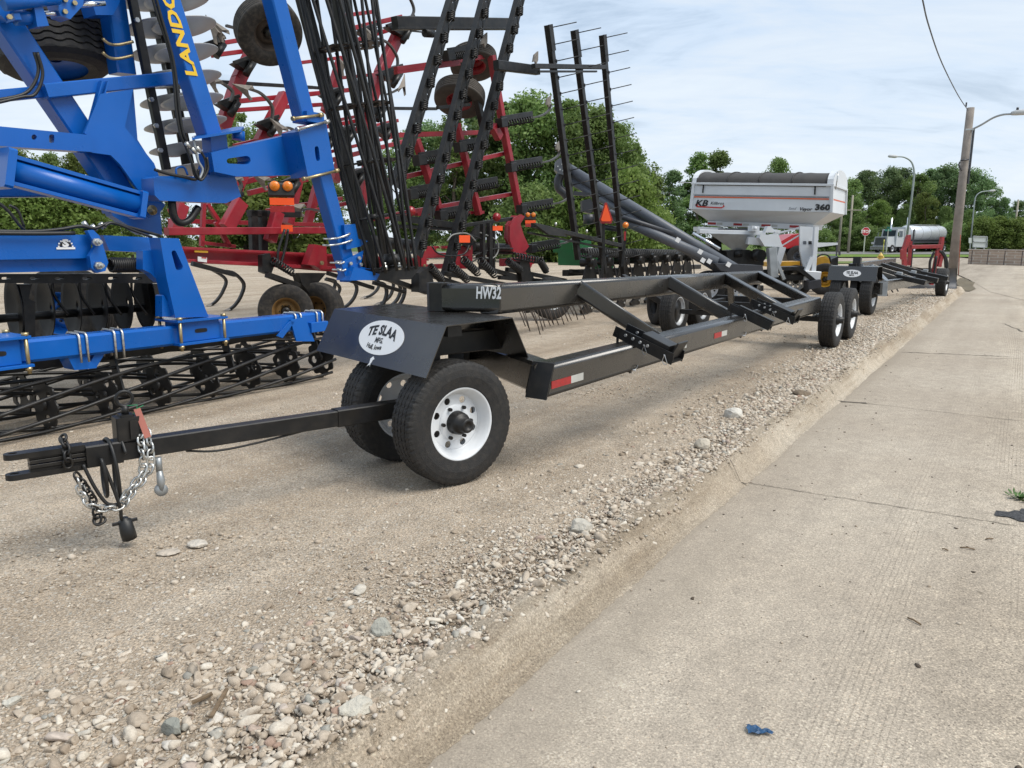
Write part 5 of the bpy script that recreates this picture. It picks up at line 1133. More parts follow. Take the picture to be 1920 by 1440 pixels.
def auger():
    A,B=P(1066,316,17.6),P(1392,512,15.9); T=thing('seed_auger',onG(B),'long grey auger tubes slanting up to the left behind the black tine bars','auger')
    d,x,y=frame(B-A)
    mb=MB(); mb.cyl(A,B,.112,20); mb.build('main_tube',GRY,T)
    mb=MB(); o=y*-.21; mb.cyl(A.lerp(B,.02)+o,A.lerp(B,.8)+o,.075,14); mb.build('return_tube',GRY,T)
    mb=MB(); mb.beam(A+o*.5,A.lerp(B,.9)+o*.5,.05,.10); mb.build('tube_spine',GRD,T)
    mb=MB(); mb.beam(A.lerp(B,.62)-y*.16-x*.1,B-y*.16-x*.1,.30,.22); mb.build('conveyor_housing',GRD,T)
    mb=MB(); mb.cyl(A.lerp(B,.70)+y*.17-x*.12,A.lerp(B,.85)+y*.17-x*.12,.035,10); mb.build('cylinder_rod',CHROME,T)
    mb=MB(); pp(mb,[(1042,302),(1050,296),(1059,300),(1072,308),(1070,330),(1058,328),(1048,326),(1041,318)],17.4,.4); mb.build('head_box',GRY,T)
    for px,py in((1046,312),(1050,318),(1054,308),(1056,320)): mb=MB(); mb.bolt(P(px,py,17.38),-YV,.02,.02); mb.build('bolt',ZINC,T)
    mb=MB(); mb.tube(bez([P(1053,326,17.6),P(1047,338,17.6),P(1048,352,17.6),P(1058,362,17.6),P(1066,372,17.6)],5),[.10]*len(bez([0*ZV]*5,5)),14); mb.build('spout',GRD,T)
    A2,B2=P(1108,386,16.6),P(1345,492,15.6); mb=MB(); mb.cyl(A2,B2,.105,16); mb.build('lower_tube',GRY,T)
    mb=MB(); mb.cyl(P(1120,392,16.3),P(1262,438,16.0),.05,10); mb.build('lower_pipe',GRD,T)
    mb=MB(); pp(mb,[(1091,376),(1108,372),(1114,390),(1108,400),(1092,396)],16.4,.4); mb.build('lower_head',GRD,T)
    mb=MB(); mb.cyl(P(1104,402,16.5),P(1104,420,16.5),.12,14); mb.build('lower_spout',GRD,T)
    mb=MB(); mb.cyl(P(1128,426,16.5),P(1164,430,16.5),.06,10); mb.build('drain_pipe',GRD,T)
    mb=MB(); pp(mb,[(1076,358),(1112,362),(1112,368),(1076,366)],17.3,.1); mb.build('support_rail',GRD,T)
    for px,py in((1271,450),(1313,472),(1318,488),(1330,490),(1366,496)):
        mb=MB(); mb.box(P(px,py,15.2),.09,.01,.09,ax=Vector((.86,0,-.5))); mb.build('paper_decal',WLET,T)
    mb=MB(); pp(mb,[(1340,494),(1430,498),(1432,512),(1400,514),(1352,508)],15.3,.6); mb.build('intake_hopper',GRD,T)
auger()
def tender():
    Y1,Y2=19.1,17.4
    TL,TR=P(1300,344,Y1),P(1560,347,Y2); BL,BR=P(1294,392,Y1),P(1558,398,Y2)
    e=(TR-TL).normalized(); g=Vector((-e.y,e.x,0)).normalized(); 
    if g.y<0: g=-g
    D=2.0; up=(TL-BL).normalized()
    T=thing('seed_tender',onG((TL+TR)/2+g),'white seed tender hopper with dark tarp roof and orange stripe, on a black trailer','grain tender')
    t=.03
    mb=MB(); mb.loft([[BL,BR,BR+g*D,BL+g*D],[TL,TR,TR+g*D,TL+g*D]],caps=True,smooth=False); HP=mb.build('hopper',WHT,T)
    LL,LR=P(1328,414,Y1+.35),P(1526,421,Y2+.55); LLb,LRb=LL+g*1.15,LR+g*1.15
    mb=MB(); mb.loft([[LL,LR,LRb,LLb],[BL-up*.003,BR-up*.003,BR+g*D-up*.003,BL+g*D-up*.003]],caps=True,smooth=False); mb.build('hopper_taper',WHT,T)
    mb=MB(); h=up*.12; mb.loft([[LL-h-g*.03,LR-h-g*.03,LRb-h,LLb-h],[LL-up*.002-g*.03,LR-up*.002-g*.03,LRb-up*.002,LLb-up*.002]],smooth=False); BD=mb.build('base_band',WHT,T)
    for x0 in(.0,.26,.53,.79):
        for k,(a,b,m,n) in enumerate(((0,.085,REFR,'red_reflector'),(.095,.15,mat('white reflector',(.45,.45,.42),.4),'white_reflector'))):
            p=lambda f,z:LL.lerp(LR,f)-h*z-g*.033; mb=MB(); mb.ext([p(x0+a,.75),p(x0+b,.75),p(x0+b,.3),p(x0+a,.3)],-g*.004); mb.build(n,m,BD)
    # corner posts and top rim
    mb=MB(); 
    for a,b in((TR,BR),(TR+g*D,BR+g*D),(TL,BL)): mb.beam(a-g*.012+e*.012,b-g*.012+e*.012,.06,.06,up=e)
    mb.build('corner_post',WHT,HP)
    mb=MB(); mb.beam(TL-g*.02-e*.04,TR-g*.02+e*.04,.05,.05); mb.beam(TR-g*.02+e*.02,TR+g*(D+.02)+e*.02,.05,.05); mb.build('top_rim',WHT,HP)
    # arched tarp with end caps
    def arch(p,k=14,r=1.0,hh=.34): return [p+g*(D/2-D/2*1.03*r*math.cos(math.pi*i/k))+ZV*(hh*r*math.sin(math.pi*i/k)**.8+.02) for i in range(k+1)]
    def arcs(a,b,n): return [arch(a.lerp(b,i/n),hh=.30+.010*(1 if i%4==0 else 0)) for i in range(n+1)]
    mb=MB(); rg=arcs(TL+e*.10,TR-e*.12,24); mb.loft(rg,close=False,caps=False,smooth=True); mb.loft([[p-ZV*.0 for p in [rg[0][0],rg[0][0]-ZV*.06]],[rg[-1][0],rg[-1][0]-ZV*.06]],close=False,caps=False,smooth=False)
    tp_=mb.build('tarp',TARP,T)
    for i in range(5):
        mb=MB(); mb.tube([p+ZV*.006 for p in arch((TL+e*.10).lerp(TR-e*.12,i/4),hh=.31)],.014,5); mb.build('tarp_bow',TARP,tp_)
    for a,s in((TL-e*.02,1),(TR-e*.10,1)):
        mb=MB(); ring=arch(a,hh=.37); mb.ext(ring,e*.13); mb.build('end_cap',WHT,T)
    mb=MB(); mb.tube(bez([TR+e*.05+g*.2+ZV*.3,TR+e*.12-g*.1+ZV*.22,TR+e*.1-g*.1-ZV*.1],4),.012,6); mb.tube([TL-e*.4+ZV*.02,TL+ZV*.02],.012,6); mb.build('crank_rod',ZINC,T)
    # stripes, straps and writing on the front
    F=lambda f,z:BL.lerp(BR,f)+(TL.lerp(TR,f)-BL.lerp(BR,f))*z-g*.016
    def strip(z0,z1,m,n,f0=.02,f1=.985,o=.002):
        mb=MB(); q=[F(f0,z0),F(f1,z0),F(f1,z1),F(f0,z1)]; mb.ext(q,-g*o); return mb.build(n,m,HP)
    strip(.46,.505,mat('orange stripe',(.62,.10,.02),.4),'orange_stripe'); strip(.525,.545,GRY,'grey_pinstripe'); strip(.56,.575,GRY,'grey_pinstripe')
    mb=MB(); 
    q=[TR+e*.035+g*.05-up*.32,TR+e*.035+g*(D-.05)-up*.32,TR+e*.035+g*(D-.05)-up*.29,TR+e*.035+g*.05-up*.29]; mb.ext(q,e*.002); mb.build('orange_stripe',mat('orange stripe',(.62,.10,.02),.4),HP)
    for f in(.085,.89): mb=MB(); a,b=F(f,1.0)-g*.012,F(f,.64)-g*.012; mb.beam(a,b,.03,.02,up=g); mb.build('tarp_strap',BLK2,HP)
    xd=(BR-BL).normalized(); yd=up
    text('KB',BLET,F(.088,.245),xd,yd,.14,HP,bold=.03,sx=1.25,shear=.25)
    text('Killbros',BLET,F(.205,.25),xd,yd,.065,HP,bold=.012,sx=1.12,shear=.25)
    text('360',BLET,F(.945,.18),xd,yd,.12,HP,bold=.05,sx=1.25)
    text('Veyor',BLET,F(.835,.10),xd,yd,.07,HP,bold=.03,sx=1.1,shear=.3); text('Seed',GRY,F(.745,.11),xd,yd,.06,HP,sx=1.0,shear=.3)
    mb=MB(); cc=lambda f,z:F(f,z)-g*.001
    pts=[cc(.035,.17),cc(.05,.08),cc(.24,.055),cc(.262,.12),cc(.255,.19),cc(.25,.19),cc(.248,.12),cc(.235,.10),cc(.06,.125),cc(.055,.17),cc(.06,.20),cc(.04,.20)]; mb.ext(pts,-g*.001); mb.build('red_swoosh',RLET,HP)
    # frame below: cross beam, cone, legs
    mb=MB(); pp(mb,[(1309,425),(1356,427),(1356,436),(1309,433)],Y1-.3,.5); mb.build('control_box',WHT,T)
    mb=MB(); pb(mb,(1309,434),(1432,437),17.6,.09,.3); mb.build('cross_beam',WHT,T)
    mb=MB(); top=[P(1330,438,17.4),P(1418,440,17.4),P(1418,440,18.4),P(1330,438,18.4)]; bot=[P(1372,468,17.6),P(1398,468,17.6),P(1398,468,18),P(1372,468,18)]; mb.loft([bot,top],smooth=False); mb.build('discharge_cone',GALV,T)
    mb=MB(); pp(mb,[(1357,428),(1408,428),(1408,436),(1357,436)],18.2,.5); mb.build('meter_box',GRD,T)
    mb=MB(); pp(mb,[(1410,423),(1424,424),(1424,434),(1410,433)],17.2,.3); mb.lathe(P(1416,428,17.18),-YV,[(0,.04),(.02,.04),(.02,.001)],12); mb.build('valve_block',WHT,T)
    mb=MB(); pp(mb,[(1434,436),(1440,424),(1446,424),(1452,436)],17.0,.2); pp(mb,[(1426,440),(1460,440),(1464,452),(1468,463),(1434,462),(1424,446)],17.0,.25); pp(mb,[(1454,430),(1464,432),(1463,437),(1453,436)],17.0,.2); pp(mb,[(1404,444),(1424,446),(1430,460),(1402,458)],17.3,.2); mb.build('linkage_casting',WHT,T)
    mb=MB(); pp(mb,[(1500,424),(1526,426),(1524,492),(1508,510),(1500,470)],17.5,.06); SP=mb.build('leg_panel',WHT,T)
    mb=MB(); pb(mb,(1530,425),(1524,516),17.3,.10,.10); pb(mb,(1510,512),(1522,482),17.25,.10,.08); pb(mb,(1505,516),(1534,518),17.2,.22,.3); mb.build('rear_leg',WHT,T)
    mb=MB(); pp(mb,[(1528,455),(1571,455),(1571,459),(1530,464)],17.3,.3); mb.build('step_arm',WHT,T)
    for px,s_ in((1509,1),(1519,1)): mb=MB(); pp(mb,[(px-3,452),(px+3,452),(px+3,458),(px-3,458)],17.49,.005); mb.build('small_decal',BLET if px>1512 else GRY,SP)
    mb=MB(); pb(mb,(1446,464),(1450,520),17.0,.18,.2); pb(mb,(1456,490),(1470,524),17.0,.07,.07); mb.build('front_leg',GALV,T)
    mb=MB(); pp(mb,[(1462,462),(1474,464),(1464,496),(1454,494)],17.6,.5); mb.build('lower_chute',WHT,T)
    mb=MB(); pp(mb,[(1362,470),(1404,468),(1432,480),(1432,498),(1366,496)],17.6,.8); mb.cyl(P(1416,478,17.4),P(1428,480,17.2),.14,12); mb.cyl(P(1384,470,17.6),P(1384,482,17.6),.1,12); pp(mb,[(1330,446),(1352,448),(1356,496),(1334,492)],18,.4); mb.build('engine',BLK2,T)
    mb=MB(); pb(mb,(1440,442),(1502,426),17.9,.04); pb(mb,(1454,468),(1500,440),17.9,.03); mb.build('tie_rod',WHT,T)
    # trailer under it
    mb=MB(); pp(mb,[(1452,501),(1500,500),(1532,526),(1540,528),(1538,534),(1528,532),(1496,507),(1452,507)],17.0,.5); mb.build('fender',BLK2,T)
    mb=MB(); pp(mb,[(1516,528),(1540,524),(1540,538),(1516,544)],16.9,.3); mb.build('tail_box',GRD,T)
    mb=MB(); pb(mb,(1300,530),(1530,518),17.2,.14,.14); pb(mb,(1310,520),(1460,508),18.2,.12,.12); mb.build('trailer_frame',BLK2,T)
    for px,py,Y in((1490,556,17.6),(1389,574,15.7),(1327,572,15.9)):
        c=P(px,py,Y); z=c.z+.36; make_wheel(T,Vector((c.x,c.y,z)),Vector((-.25,-.95,0)) if px>1400 else Vector((-.35,-.9,0)),.37,.24,.205,n=64,blocks=False,style='spoke8',grooves=4,tm=RUB)
    mb=MB(); pb(mb,(1300,548),(1430,540),16.2,.12,.12); pb(mb,(1345,570),(1362,520),15.9,.05); pb(mb,(1360,570),(1345,520),15.9,.05); mb.build('axle_frame',BLK2,T)
tender()
def yellow():
    c=P(1548,560,20.5); T=thing('yellow_machine',onG(c),'yellow compact machine with black tyre, partly hidden right of the tender leg','farm machine')
    mb=MB(); pp(mb,[(1529,484),(1548,480),(1556,486),(1558,512),(1552,522),(1529,524)],20.6,1.0); mb.build('body_shell',YEL,T)
    mb=MB(); pp(mb,[(1440,492),(1500,490),(1500,500),(1440,500)],21.5,.6); mb.build('tank',YEL,T)
    mb=MB(); mb.tube(bez([P(1528,484,20.4),P(1542,477,20.4),P(1554,480,20.4),P(1558,492,20.4)],5),.025,6); mb.build('hose',HOSE,T)
    g=G(1547,553,-.0); make_wheel(T,Vector((P(1546,530,20).x,20,.40)),Vector((-.35,-.93,0)),.42,.3,.2,n=56,blocks=False,style='plain',rimm=YEL,tm=RUB)
    mb=MB(); pp(mb,[(1556,488),(1572,480),(1570,520),(1558,530)],20.8,.5); mb.build('rear_frame',BLK2,T)
    T=thing('red_tractor',onG(P(1484,480,26)),'red hooded machine glimpsed between the legs of the white tender','tractor')
    mb=MB(); pp(mb,[(1462,454),(1486,440),(1500,438),(1502,462),(1476,466),(1470,462)],26,1.2); mb.build('hood',mat('bright red paint',(.42,.012,.018),.3),T)
    mb=MB(); pp(mb,[(1470,466),(1500,460),(1502,490),(1478,490)],26.1,1); mb.build('engine',BLK2,T)
    make_wheel(T,P(1496,480,25.9),Vector((-.3,-.95,0)),.36,.3,.15,n=40,blocks=False,style='plain',rimm=GRY,tm=RUB)
yellow()
def trailer2():
    D=G(1597,588); hd=R(36); fw=Vector((math.sin(hd),math.cos(hd),0)); rt=Vector((math.cos(hd),-math.sin(hd),0))
    T=thing('header_trailer',onG(D),'second black header trailer farther along the kerb, in front of the red loader frame','trailer')
    for s in(1,-1): make_wheel(T,D+rt*(.275*s)+ZV*.385,rt*s,.385,.225,.22,style='spoke8',n=64,tm=RUB)
    z=.93; a=[D-fw*.22-rt*.44+ZV*z,D-fw*.22+rt*.44+ZV*z,D+fw*.22+rt*.44+ZV*z,D+fw*.22-rt*.44+ZV*z]
    b=[p-fw*.10-ZV*.27 for p in a[:2]]+[p+fw*.10-ZV*.27 for p in a[2:]]
    prof=[b[1],a[1],a[2],b[2]]; t=ZV*.008; mb=MB(); mb.ext(prof+[b[2]-fw*.01,a[2]-t-fw*.004,a[1]-t+fw*.004,b[1]+fw*.01],a[0]-a[1]); F=mb.build('front_fender',BLK,T)
    yd=(a[1]-b[1]).normalized(); nn=rt.cross(yd); dc=(a[0]+b[1])/2+nn*.002
    mb=MB(); mb.ext([dc+rt*.16*math.cos(k)+yd*.075*math.sin(k) for k in np.linspace(0,6.283,33)[:-1]],nn*.002); dd=mb.build('oval_decal',WLET,F)
    text('TE SLAA',BLET,dc+yd*.02+nn*.002,rt,yd,.05,dd,bold=.04,sx=.8,warp=lambda x,y:(x,y-1.0*x*x)); text('MFG.',BLET,dc-yd*.035+nn*.002,rt,yd,.03,dd,bold=.03)
    mb=MB(); mb.beam(D+ZV*.4,D+ZV*1.1+fw*.1,.14,.14,up=fw); mb.build('pivot_post',BLK2,T)
    U0,U1=P(1597,503,15.0),P(1676,491,20.6); mb=MB(); mb.beam(U0,U1,.1,.2); mb.build('upper_beam',BLK,T)
    mb=MB(); mb.beam(P(1600,508,14.8),P(1600,494,14.8),.15,.15,up=fw); mb.build('front_post',BLK2,T)
    mb=MB(); mb.beam(P(1614,507,14.8),P(1614,495,14.8),.10,.012,up=fw); mb.build('post_plate',GALV,T)
    L0,L1=P(1656,536,14.3),P(1762,519,20.0); mb=MB(); mb.beam(L0,L1,.1,.2); mb.build('lower_beam',BLK,T)
    for p0,p1 in(((1614,500),(1690,531)),((1632,498),(1710,526)),((1650,496),(1728,521)),((1666,495),(1750,520)),((1632,513),(1662,527))):
        A_=onx(U0,U1,p0[0]); B_=onx(L0,L1,p1[0]); mb=MB(); mb.beam(A_-ZV*.02,B_+ZV*.04,.08,.12); mb.build('cross_member',BLK,T)
    mb=MB(); q=D+fw*.35+ZV*.5; mb.beam(q,onG(L0,q.z+.02),.12,.22); mb.build('front_arm',BLK,T)
    mb=MB(); e=onG(L0,q.z+.02); mb.beam(e-ZV*.14-rt*.0,e+ZV*.14,.16,.012,up=fw); mb.build('end_plate',GALV,T)
    lt=(L1-L0).normalized(); lx=lt.cross(ZV).normalized()
    for px in(1690,1716,1738):
        c=onx(L0,L1,px)+ZV*.14; mb=MB(); mb.beam(c-lx*.15,c+lx*.45-ZV*.12,.16,.10); S=mb.build('saddle_channel',BLK2,T); mb=MB(); mb.beam(c-lx*.1+ZV*.06,c+lx*.0+ZV*.05,.14,.06); mb.build('slide_stop',GALV,S)
    for px,py in((1664,554),(1674,548),(1684,546)): mb=MB(); p=P(px,py,15); mb.beam(onx(L0,L1,px-2)-ZV*.1,p,.02,.02); mb.build('clamp_strap',BLK2,T)
    g=G(1764,556); make_wheel(T,g+ZV*.36,Vector((.8,-.6,0)),.36,.24,.2,style='spoke8',n=56,tm=RUB); g2=g+Vector((-1.6,1.2,0)); make_wheel(T,g2+ZV*.36,Vector((-.8,.6,0)),.36,.24,.2,style='spoke8',n=56,tm=RUB)
    mb=MB(); mb.beam(g+ZV*.36,g2+ZV*.36,.08,.08); mb.beam(L1,g.lerp(g2,.3)+ZV*.4,.1,.1); mb.beam(onx(L0,L1,1735),g.lerp(g2,.1)+ZV*.38,.08,.08); mb.beam(U1,g2.lerp(g,.3)+ZV*.4,.1,.1); mb.build('rear_axle',BLK2,T)
trailer2()
def loader():
    Y=22.5; LR_=mat('weathered red paint',(.30,.025,.03),.5,var=.2,dust=.1)
    T=thing('front_loader',onG(P(1735,540,Y)),'detached red front loader frame standing on its dark bucket beside the utility pole','loader')
    for (pts,n,YY) in(([(1703,441),(1708,440),(1708,450),(1700,468),(1701,500),(1695,501),(1694,468)],'loader_arm',Y),([(1767,444),(1771,444),(1770,458),(1766,470),(1766,500),(1761,500),(1761,468),(1764,460)],'loader_arm',Y)):
        mb=MB(); pp(mb,pts,YY,.14); mb.build(n,LR_,T)
    mb=MB(); pp(mb,[(1707,452),(1711,452),(1708,498),(1703,498)],Y+.3,.1); mb.build('tilt_link',LR_,T)
    mb=MB(); pp(mb,[(1690,468),(1697,466),(1698,484),(1694,488),(1690,486)],Y-.05,.08); mb.build('mount_plate',LR_,T)
    mb=MB(); pb(mb,(1708,463),(1764,462),Y+.05,.11,.11); mb.build('cross_tube',LR_,T)
    mb=MB(); pb(mb,(1758,470),(1746,534),Y-.1,.09,.1); pb(mb,(1766,478),(1760,500),Y-.1,.1,.1); mb.build('stand_leg',LR_,T)
    mb=MB(); rings=[]
    for i,(y,dy) in enumerate(((503,0),(515,.12),(528,.15),(538,.05),(541,-.25))): rings.append([P(1703,y,Y+.1+dy),P(1794,y,Y+.1+dy)])
    b2=[[p+YV*.03 for p in r] for r in rings]; mb.loft([r for r in rings],close=False,caps=False); mb.loft(b2,close=False,caps=False)
    mb.ext([r[0] for r in rings]+[P(1703,541,Y+.7),P(1703,503,Y+.7)],Vector((.03,0,0))); mb.ext([r[1] for r in rings]+[P(1794,541,Y+.7),P(1794,503,Y+.7)],Vector((-.03,0,0))); mb.build('bucket',mat('worn bucket steel',(.06,.065,.075),.5,var=.4,vs=2,dust=.2),T)
    for pts in([(1752,472),(1744,490),(1744,508),(1750,516),(1756,480)],[(1766,470),(1774,484),(1776,500),(1772,508)],[(1762,470),(1771,482),(1773,502)]): mb=MB(); mb.tube(bez([P(x,y,Y-.15) for x,y in pts],6),.035,6); mb.build('hydraulic_hose',HOSE,T)
    mb=MB(); pb(mb,(1714,430),(1708,500),Y+.6,.04); mb.build('lift_rod',GRD,T)
loader()
# ================================================================ STREET, POLES, SIGNS
GREY_P=mat('weathered pole wood',(.235,.205,.18),.9,var=.25,vs=3,bump=.4,bs=12)
LAMPM=mat('lamp pole grey green',(.30,.34,.34),.5,metal=.2)
def sheetG(pts,z,name,m): 
    mb=MB(); mb.add([G(x,y,z) for x,y in pts],[tuple(range(len(pts)))]); return structure(mb,name,m)
structure(sheet([(-200,90),(300,84),(300,101),(-200,107)],-.27),'street',ASPH)
mb=MB(); a=uw(30,1.3,0); 
sheetG([(1520,484),(1800,483),(1990,498),(2300,525),(2300,600),(1990,580),(1856,547),(1817,524),(1790,512),(1690,497),(1560,491)],-.124,'driveway',CONC)
sheetG([(1560,477.5),(1840,480),(1840,482),(1560,480)],-.2,'sidewalk',WALK)
sheetG([(1790,528),(1800,521),(1812,522),(1818,527),(1828,529),(1824,536),(1830,541),(1818,546),(1806,545)],-.112,'dirt_verge',mat('dark verge soil',(.13,.105,.065),.95,var=.3,vs=3,bump=.5))
sheetG([(1500,476.5),(1800,477.5),(1850,481.6),(1500,481.6)],-.12,'grass_strip',grass_mat('mown grass',((.10,.16,.03),(.13,.2,.04),(.18,.24,.06))))
sheetG([(1440,490.5),(1640,489.5),(1690,493),(1560,494)],-.115,'grass_patch',grass_mat('rough grass',((.09,.13,.035),(.13,.17,.05),(.2,.2,.09))))
def pole():
    b,t=P(1790,516,28),P(1820,202,28); b=Vector((t.x,t.y,-.1)); T=thing('utility_pole',b,'weathered wooden utility pole with a curved lamp arm, beside the loader bucket','utility pole')
    mb=MB(); mb.tube([b,b.lerp(t,.5),t],[.165,.145,.125],16); mb.build('pole_shaft',GREY_P,T)
    mb=MB(); q=[P(1822,243,27.9),P(1840,234,27.6),P(1862,221,27.3),P(1880,215,27.0),P(1898,213.5,26.8)]; mb.tube(bez(q,6),.035,8); mb.build('lamp_arm',GALV,T)
    mb=MB(); h=P(1896,213,26.8); mb.tube([h,h+Vector((.12,-.05,.02)),h+Vector((.5,-.2,.03)),h+Vector((.62,-.25,.02))],[.06,.09,.10,.05],12); LH=mb.build('lamp_head',mat('lamp housing',(.45,.46,.46),.5),T)
    mb=MB(); k=h+Vector((.16,-.06,.1)); mb.cyl(k,k+ZV*.09,.04,8); mb.build('photocell',GRD,LH)
    mb=MB(); mb.beam(P(1810,243,27.8),P(1826,243,27.8),.05,.05); mb.build('arm_bracket',GALV,T)
    mb=MB(); mb.tube(bez([P(1800,303,27.8),P(1798,310,27.8),P(1803,320,27.8)],5),.025,6); mb.tube([P(1801,301,27.8),P(1816,299,27.8)],.03,6); mb.build('cable_hook',GRD,T)
    mb=MB(); mb.beam(t-ZV*.02+Vector((-.17,0,.05)),t+Vector((-.17,0,.18)),.04,.04,up=YV); mb.beam(b+ZV*3.5+Vector((.15,-.1,0)),b+ZV*5.4+Vector((.14,-.1,0)),.06,.05,up=YV); mb.build('conduit',GRD,T)
    T2=bez([P(1815,207,27.9),P(1796,178,24),P(1766,118,19),P(1742,50,15.5),P(1730,0,14),P(1716,-70,12.5)],6)
    solo(MB().tube(T2,.014,5),'overhead_wire',GRD,T2[0],'thin overhead wire sagging from the top of the wooden utility pole','wire')
    b=P(1798,520,27); T=thing('marker_rod',onG(b),'thin red marker rod standing against the utility pole','rod'); mb=MB(); mb.tube([P(1797,516,27.6),P(1801,440,27.6)],.015,5); mb.build('rod',mat('faded red',(.3,.06,.03),.7),T)
pole()
def streetlamp(px,ybase,Y,pts,label,r=.085):
    b=P(px,ybase,Y); T=thing('street_lamp',b,label,'street lamp'); q=[Vector((b.x,b.y,b.z))]+[P(x,y,Y) for x,y in pts]
    c=[q[0]]+bez(q[1:],6); n=len(c); mb=MB(); mb.tube(c,[r]+[r*(.9-.35*i/n) for i in range(n-1)],8); mb.build('lamp_pole',LAMPM,T)
    e=c[-1]; d=(c[-1]-c[-3]).normalized(); mb=MB(); mb.tube([e-d*.1,e+d*.15,e+d*.7,e+d*.8],[.05,.14,.12,.04],8); mb.build('lamp_head',mat('lamp housing',(.45,.46,.46),.5),T)
streetlamp(1696.5,479,68,[(1712.5,345),(1714,322),(1709,304),(1696,295),(1682,293.5)],'tall grey street lamp with arm curving left, rising beside the tanker truck',.10)
streetlamp(1818,476,100,[(1826.5,385),(1830,368),(1840,360),(1855,358)],'slender street lamp with arm curving right, beyond the utility pole',.09)
def farpole(px,y0,y1,Y,label,cross=None):
    b=P(px,y0,Y); t=P(px+ (448-y1)*0,y1,Y); t=Vector((b.x,b.y,t.z)); T=thing('power_pole',b,label,'power pole'); mb=MB(); mb.tube([b,t],[.17,.12],8); mb.build('pole_shaft',mat('pale pole wood',(.33,.30,.24),.9),T)
    if cross: mb=MB(); z=P(px,cross,Y).z; mb.beam(Vector((b.x-1.1,b.y-.1,z)),Vector((b.x+1.1,b.y-.1,z)),.1,.12); mb.build('cross_arm',mat('pale pole wood',(.33,.30,.24),.9),T)
farpole(1590,474,366,92,'pale power pole with a cross arm standing left of the stop sign',394)
farpole(1572,476,338,100,'dark slim power pole just right of the tender hopper')
farpole(1897,474,374,118,'lone power pole at the right edge above the brick wall')
farpole(74,462,300,80,'power pole beyond the blue implement at the far left')
def signs():
    Y=72; T=thing('stop_sign',P(1619,476,Y),'red octagonal stop sign on a pale post at the far junction','sign')
    b=P(1619,476,Y); c=Vector((b.x,b.y-.05,P(1623,434,Y).z)); mb=MB(); mb.beam(b,Vector((b.x,b.y,c.z+.2)),.08,.08,up=YV); mb.build('post',mat('pale sign post',(.5,.5,.46),.6),T)
    oc=lambda r,dy:[c+Vector((r*math.cos(R(22.5+45*i)),dy,r*math.sin(R(22.5+45*i)))) for i in range(8)]
    mb=MB(); mb.ext(oc(.42,-.02),YV*.015); pn=mb.build('white_border',WLET,T); mb=MB(); mb.ext(oc(.385,-.03),YV*.008); mb.build('red_panel',mat('sign red',(.48,.015,.03),.4),T)
    text('STOP',WLET,c+Vector((0,-.034,0)),Vector((1,0,0)),ZV,.27,T,bold=.03,sx=.95)
    Y=78; b=P(1661,478,Y); T=thing('street_name_sign',b,'small green street name blade on a thin post left of the truck','sign'); mb=MB(); mb.beam(b,b+ZV*2.6,.06,.06,up=YV); mb.build('post',mat('pale sign post',(.5,.5,.46),.6),T)
    mb=MB(); q=b+ZV*2.5; mb.box(q,.75,.02,.2,ax=Vector((1,.2,0))); mb.build('name_blade',mat('sign green',(.03,.20,.16),.5),T); mb=MB(); mb.box(q+ZV*.24,.02,.6,.2); mb.build('name_blade',mat('sign green',(.03,.20,.16),.5),T)
    Y=75; b=P(1655,480,Y); T=thing('delineator_post',b,'thin yellow delineator post on the grass near the hydrant','post'); mb=MB(); mb.tube([b,b+ZV*1.6],.035,6); mb.tube([b+ZV*1.2,b+ZV*1.6],.05,6); mb.build('post',mat('delineator yellow',(.55,.5,.12),.6),T)
    b=G(1650,493,-.11); T=thing('fire_hydrant',b,'yellow fire hydrant by the pale driveway','hydrant'); mb=MB(); mb.lathe(b,ZV,[(0,.001),(0,.17),(.05,.17),(.06,.12),(.42,.12),(.44,.16),(.48,.16),(.55,.12),(.62,.05),(.68,.04),(.68,.001)],16); mb.build('barrel',mat('hydrant yellow',(.62,.42,.10),.5,var=.1),T)
    for s in(-1,1): mb=MB(); k=b+ZV*.36+Vector((s*.1,0,0)); mb.cyl(k,k+Vector((s*.12,0,0)),.06,8); mb.build('nozzle_cap',mat('hydrant yellow',(.62,.42,.10),.5),T)
    Y=62; T=thing('sign_board',P(1838,478,Y),'blank back of a framed white sign board behind the brick wall','sign'); mb=MB(); pp(mb,[(1825,443),(1851,444),(1850,464),(1824,463)],Y,.05); mb.build('panel',mat('sign back',(.55,.57,.55),.6),T)
    for pts in([(1825,443),(1851,444)],[(1824,453),(1851,454)],[(1824,463),(1850,464)],[(1825,443),(1824,463)],[(1851,444),(1850,464)]): mb=MB(); pb(mb,pts[0],pts[1],Y-.04,.07,.06); mb.build('frame_rail',GALV,T)
    for x in(1829,1845): mb=MB(); pb(mb,(x,464),(x-1,480),Y,.09,.09); mb.build('post',GALV,T)
    b=P(1819,478,66); T=thing('route_sign',b,'small pale sign plate on the second street lamp post','sign'); mb=MB(); pp(mb,[(1816.5,446),(1822,446),(1822,456),(1816.5,456)],66,.03); mb.build('plate',mat('sign back',(.55,.57,.55),.6),T); mb=MB(); pb(mb,(1819,446),(1818,480),66.1,.06); mb.build('post',GALV,T)
    b=P(1576,480,44); T=thing('dark_bollard',b,'thin dark post with a small fitting by the driveway behind the tender','post'); mb=MB(); pb(mb,(1568,482),(1570,452),44,.07); pb(mb,(1574,479),(1574,471),44,.1); mb.build('post',GRD,T)
signs()
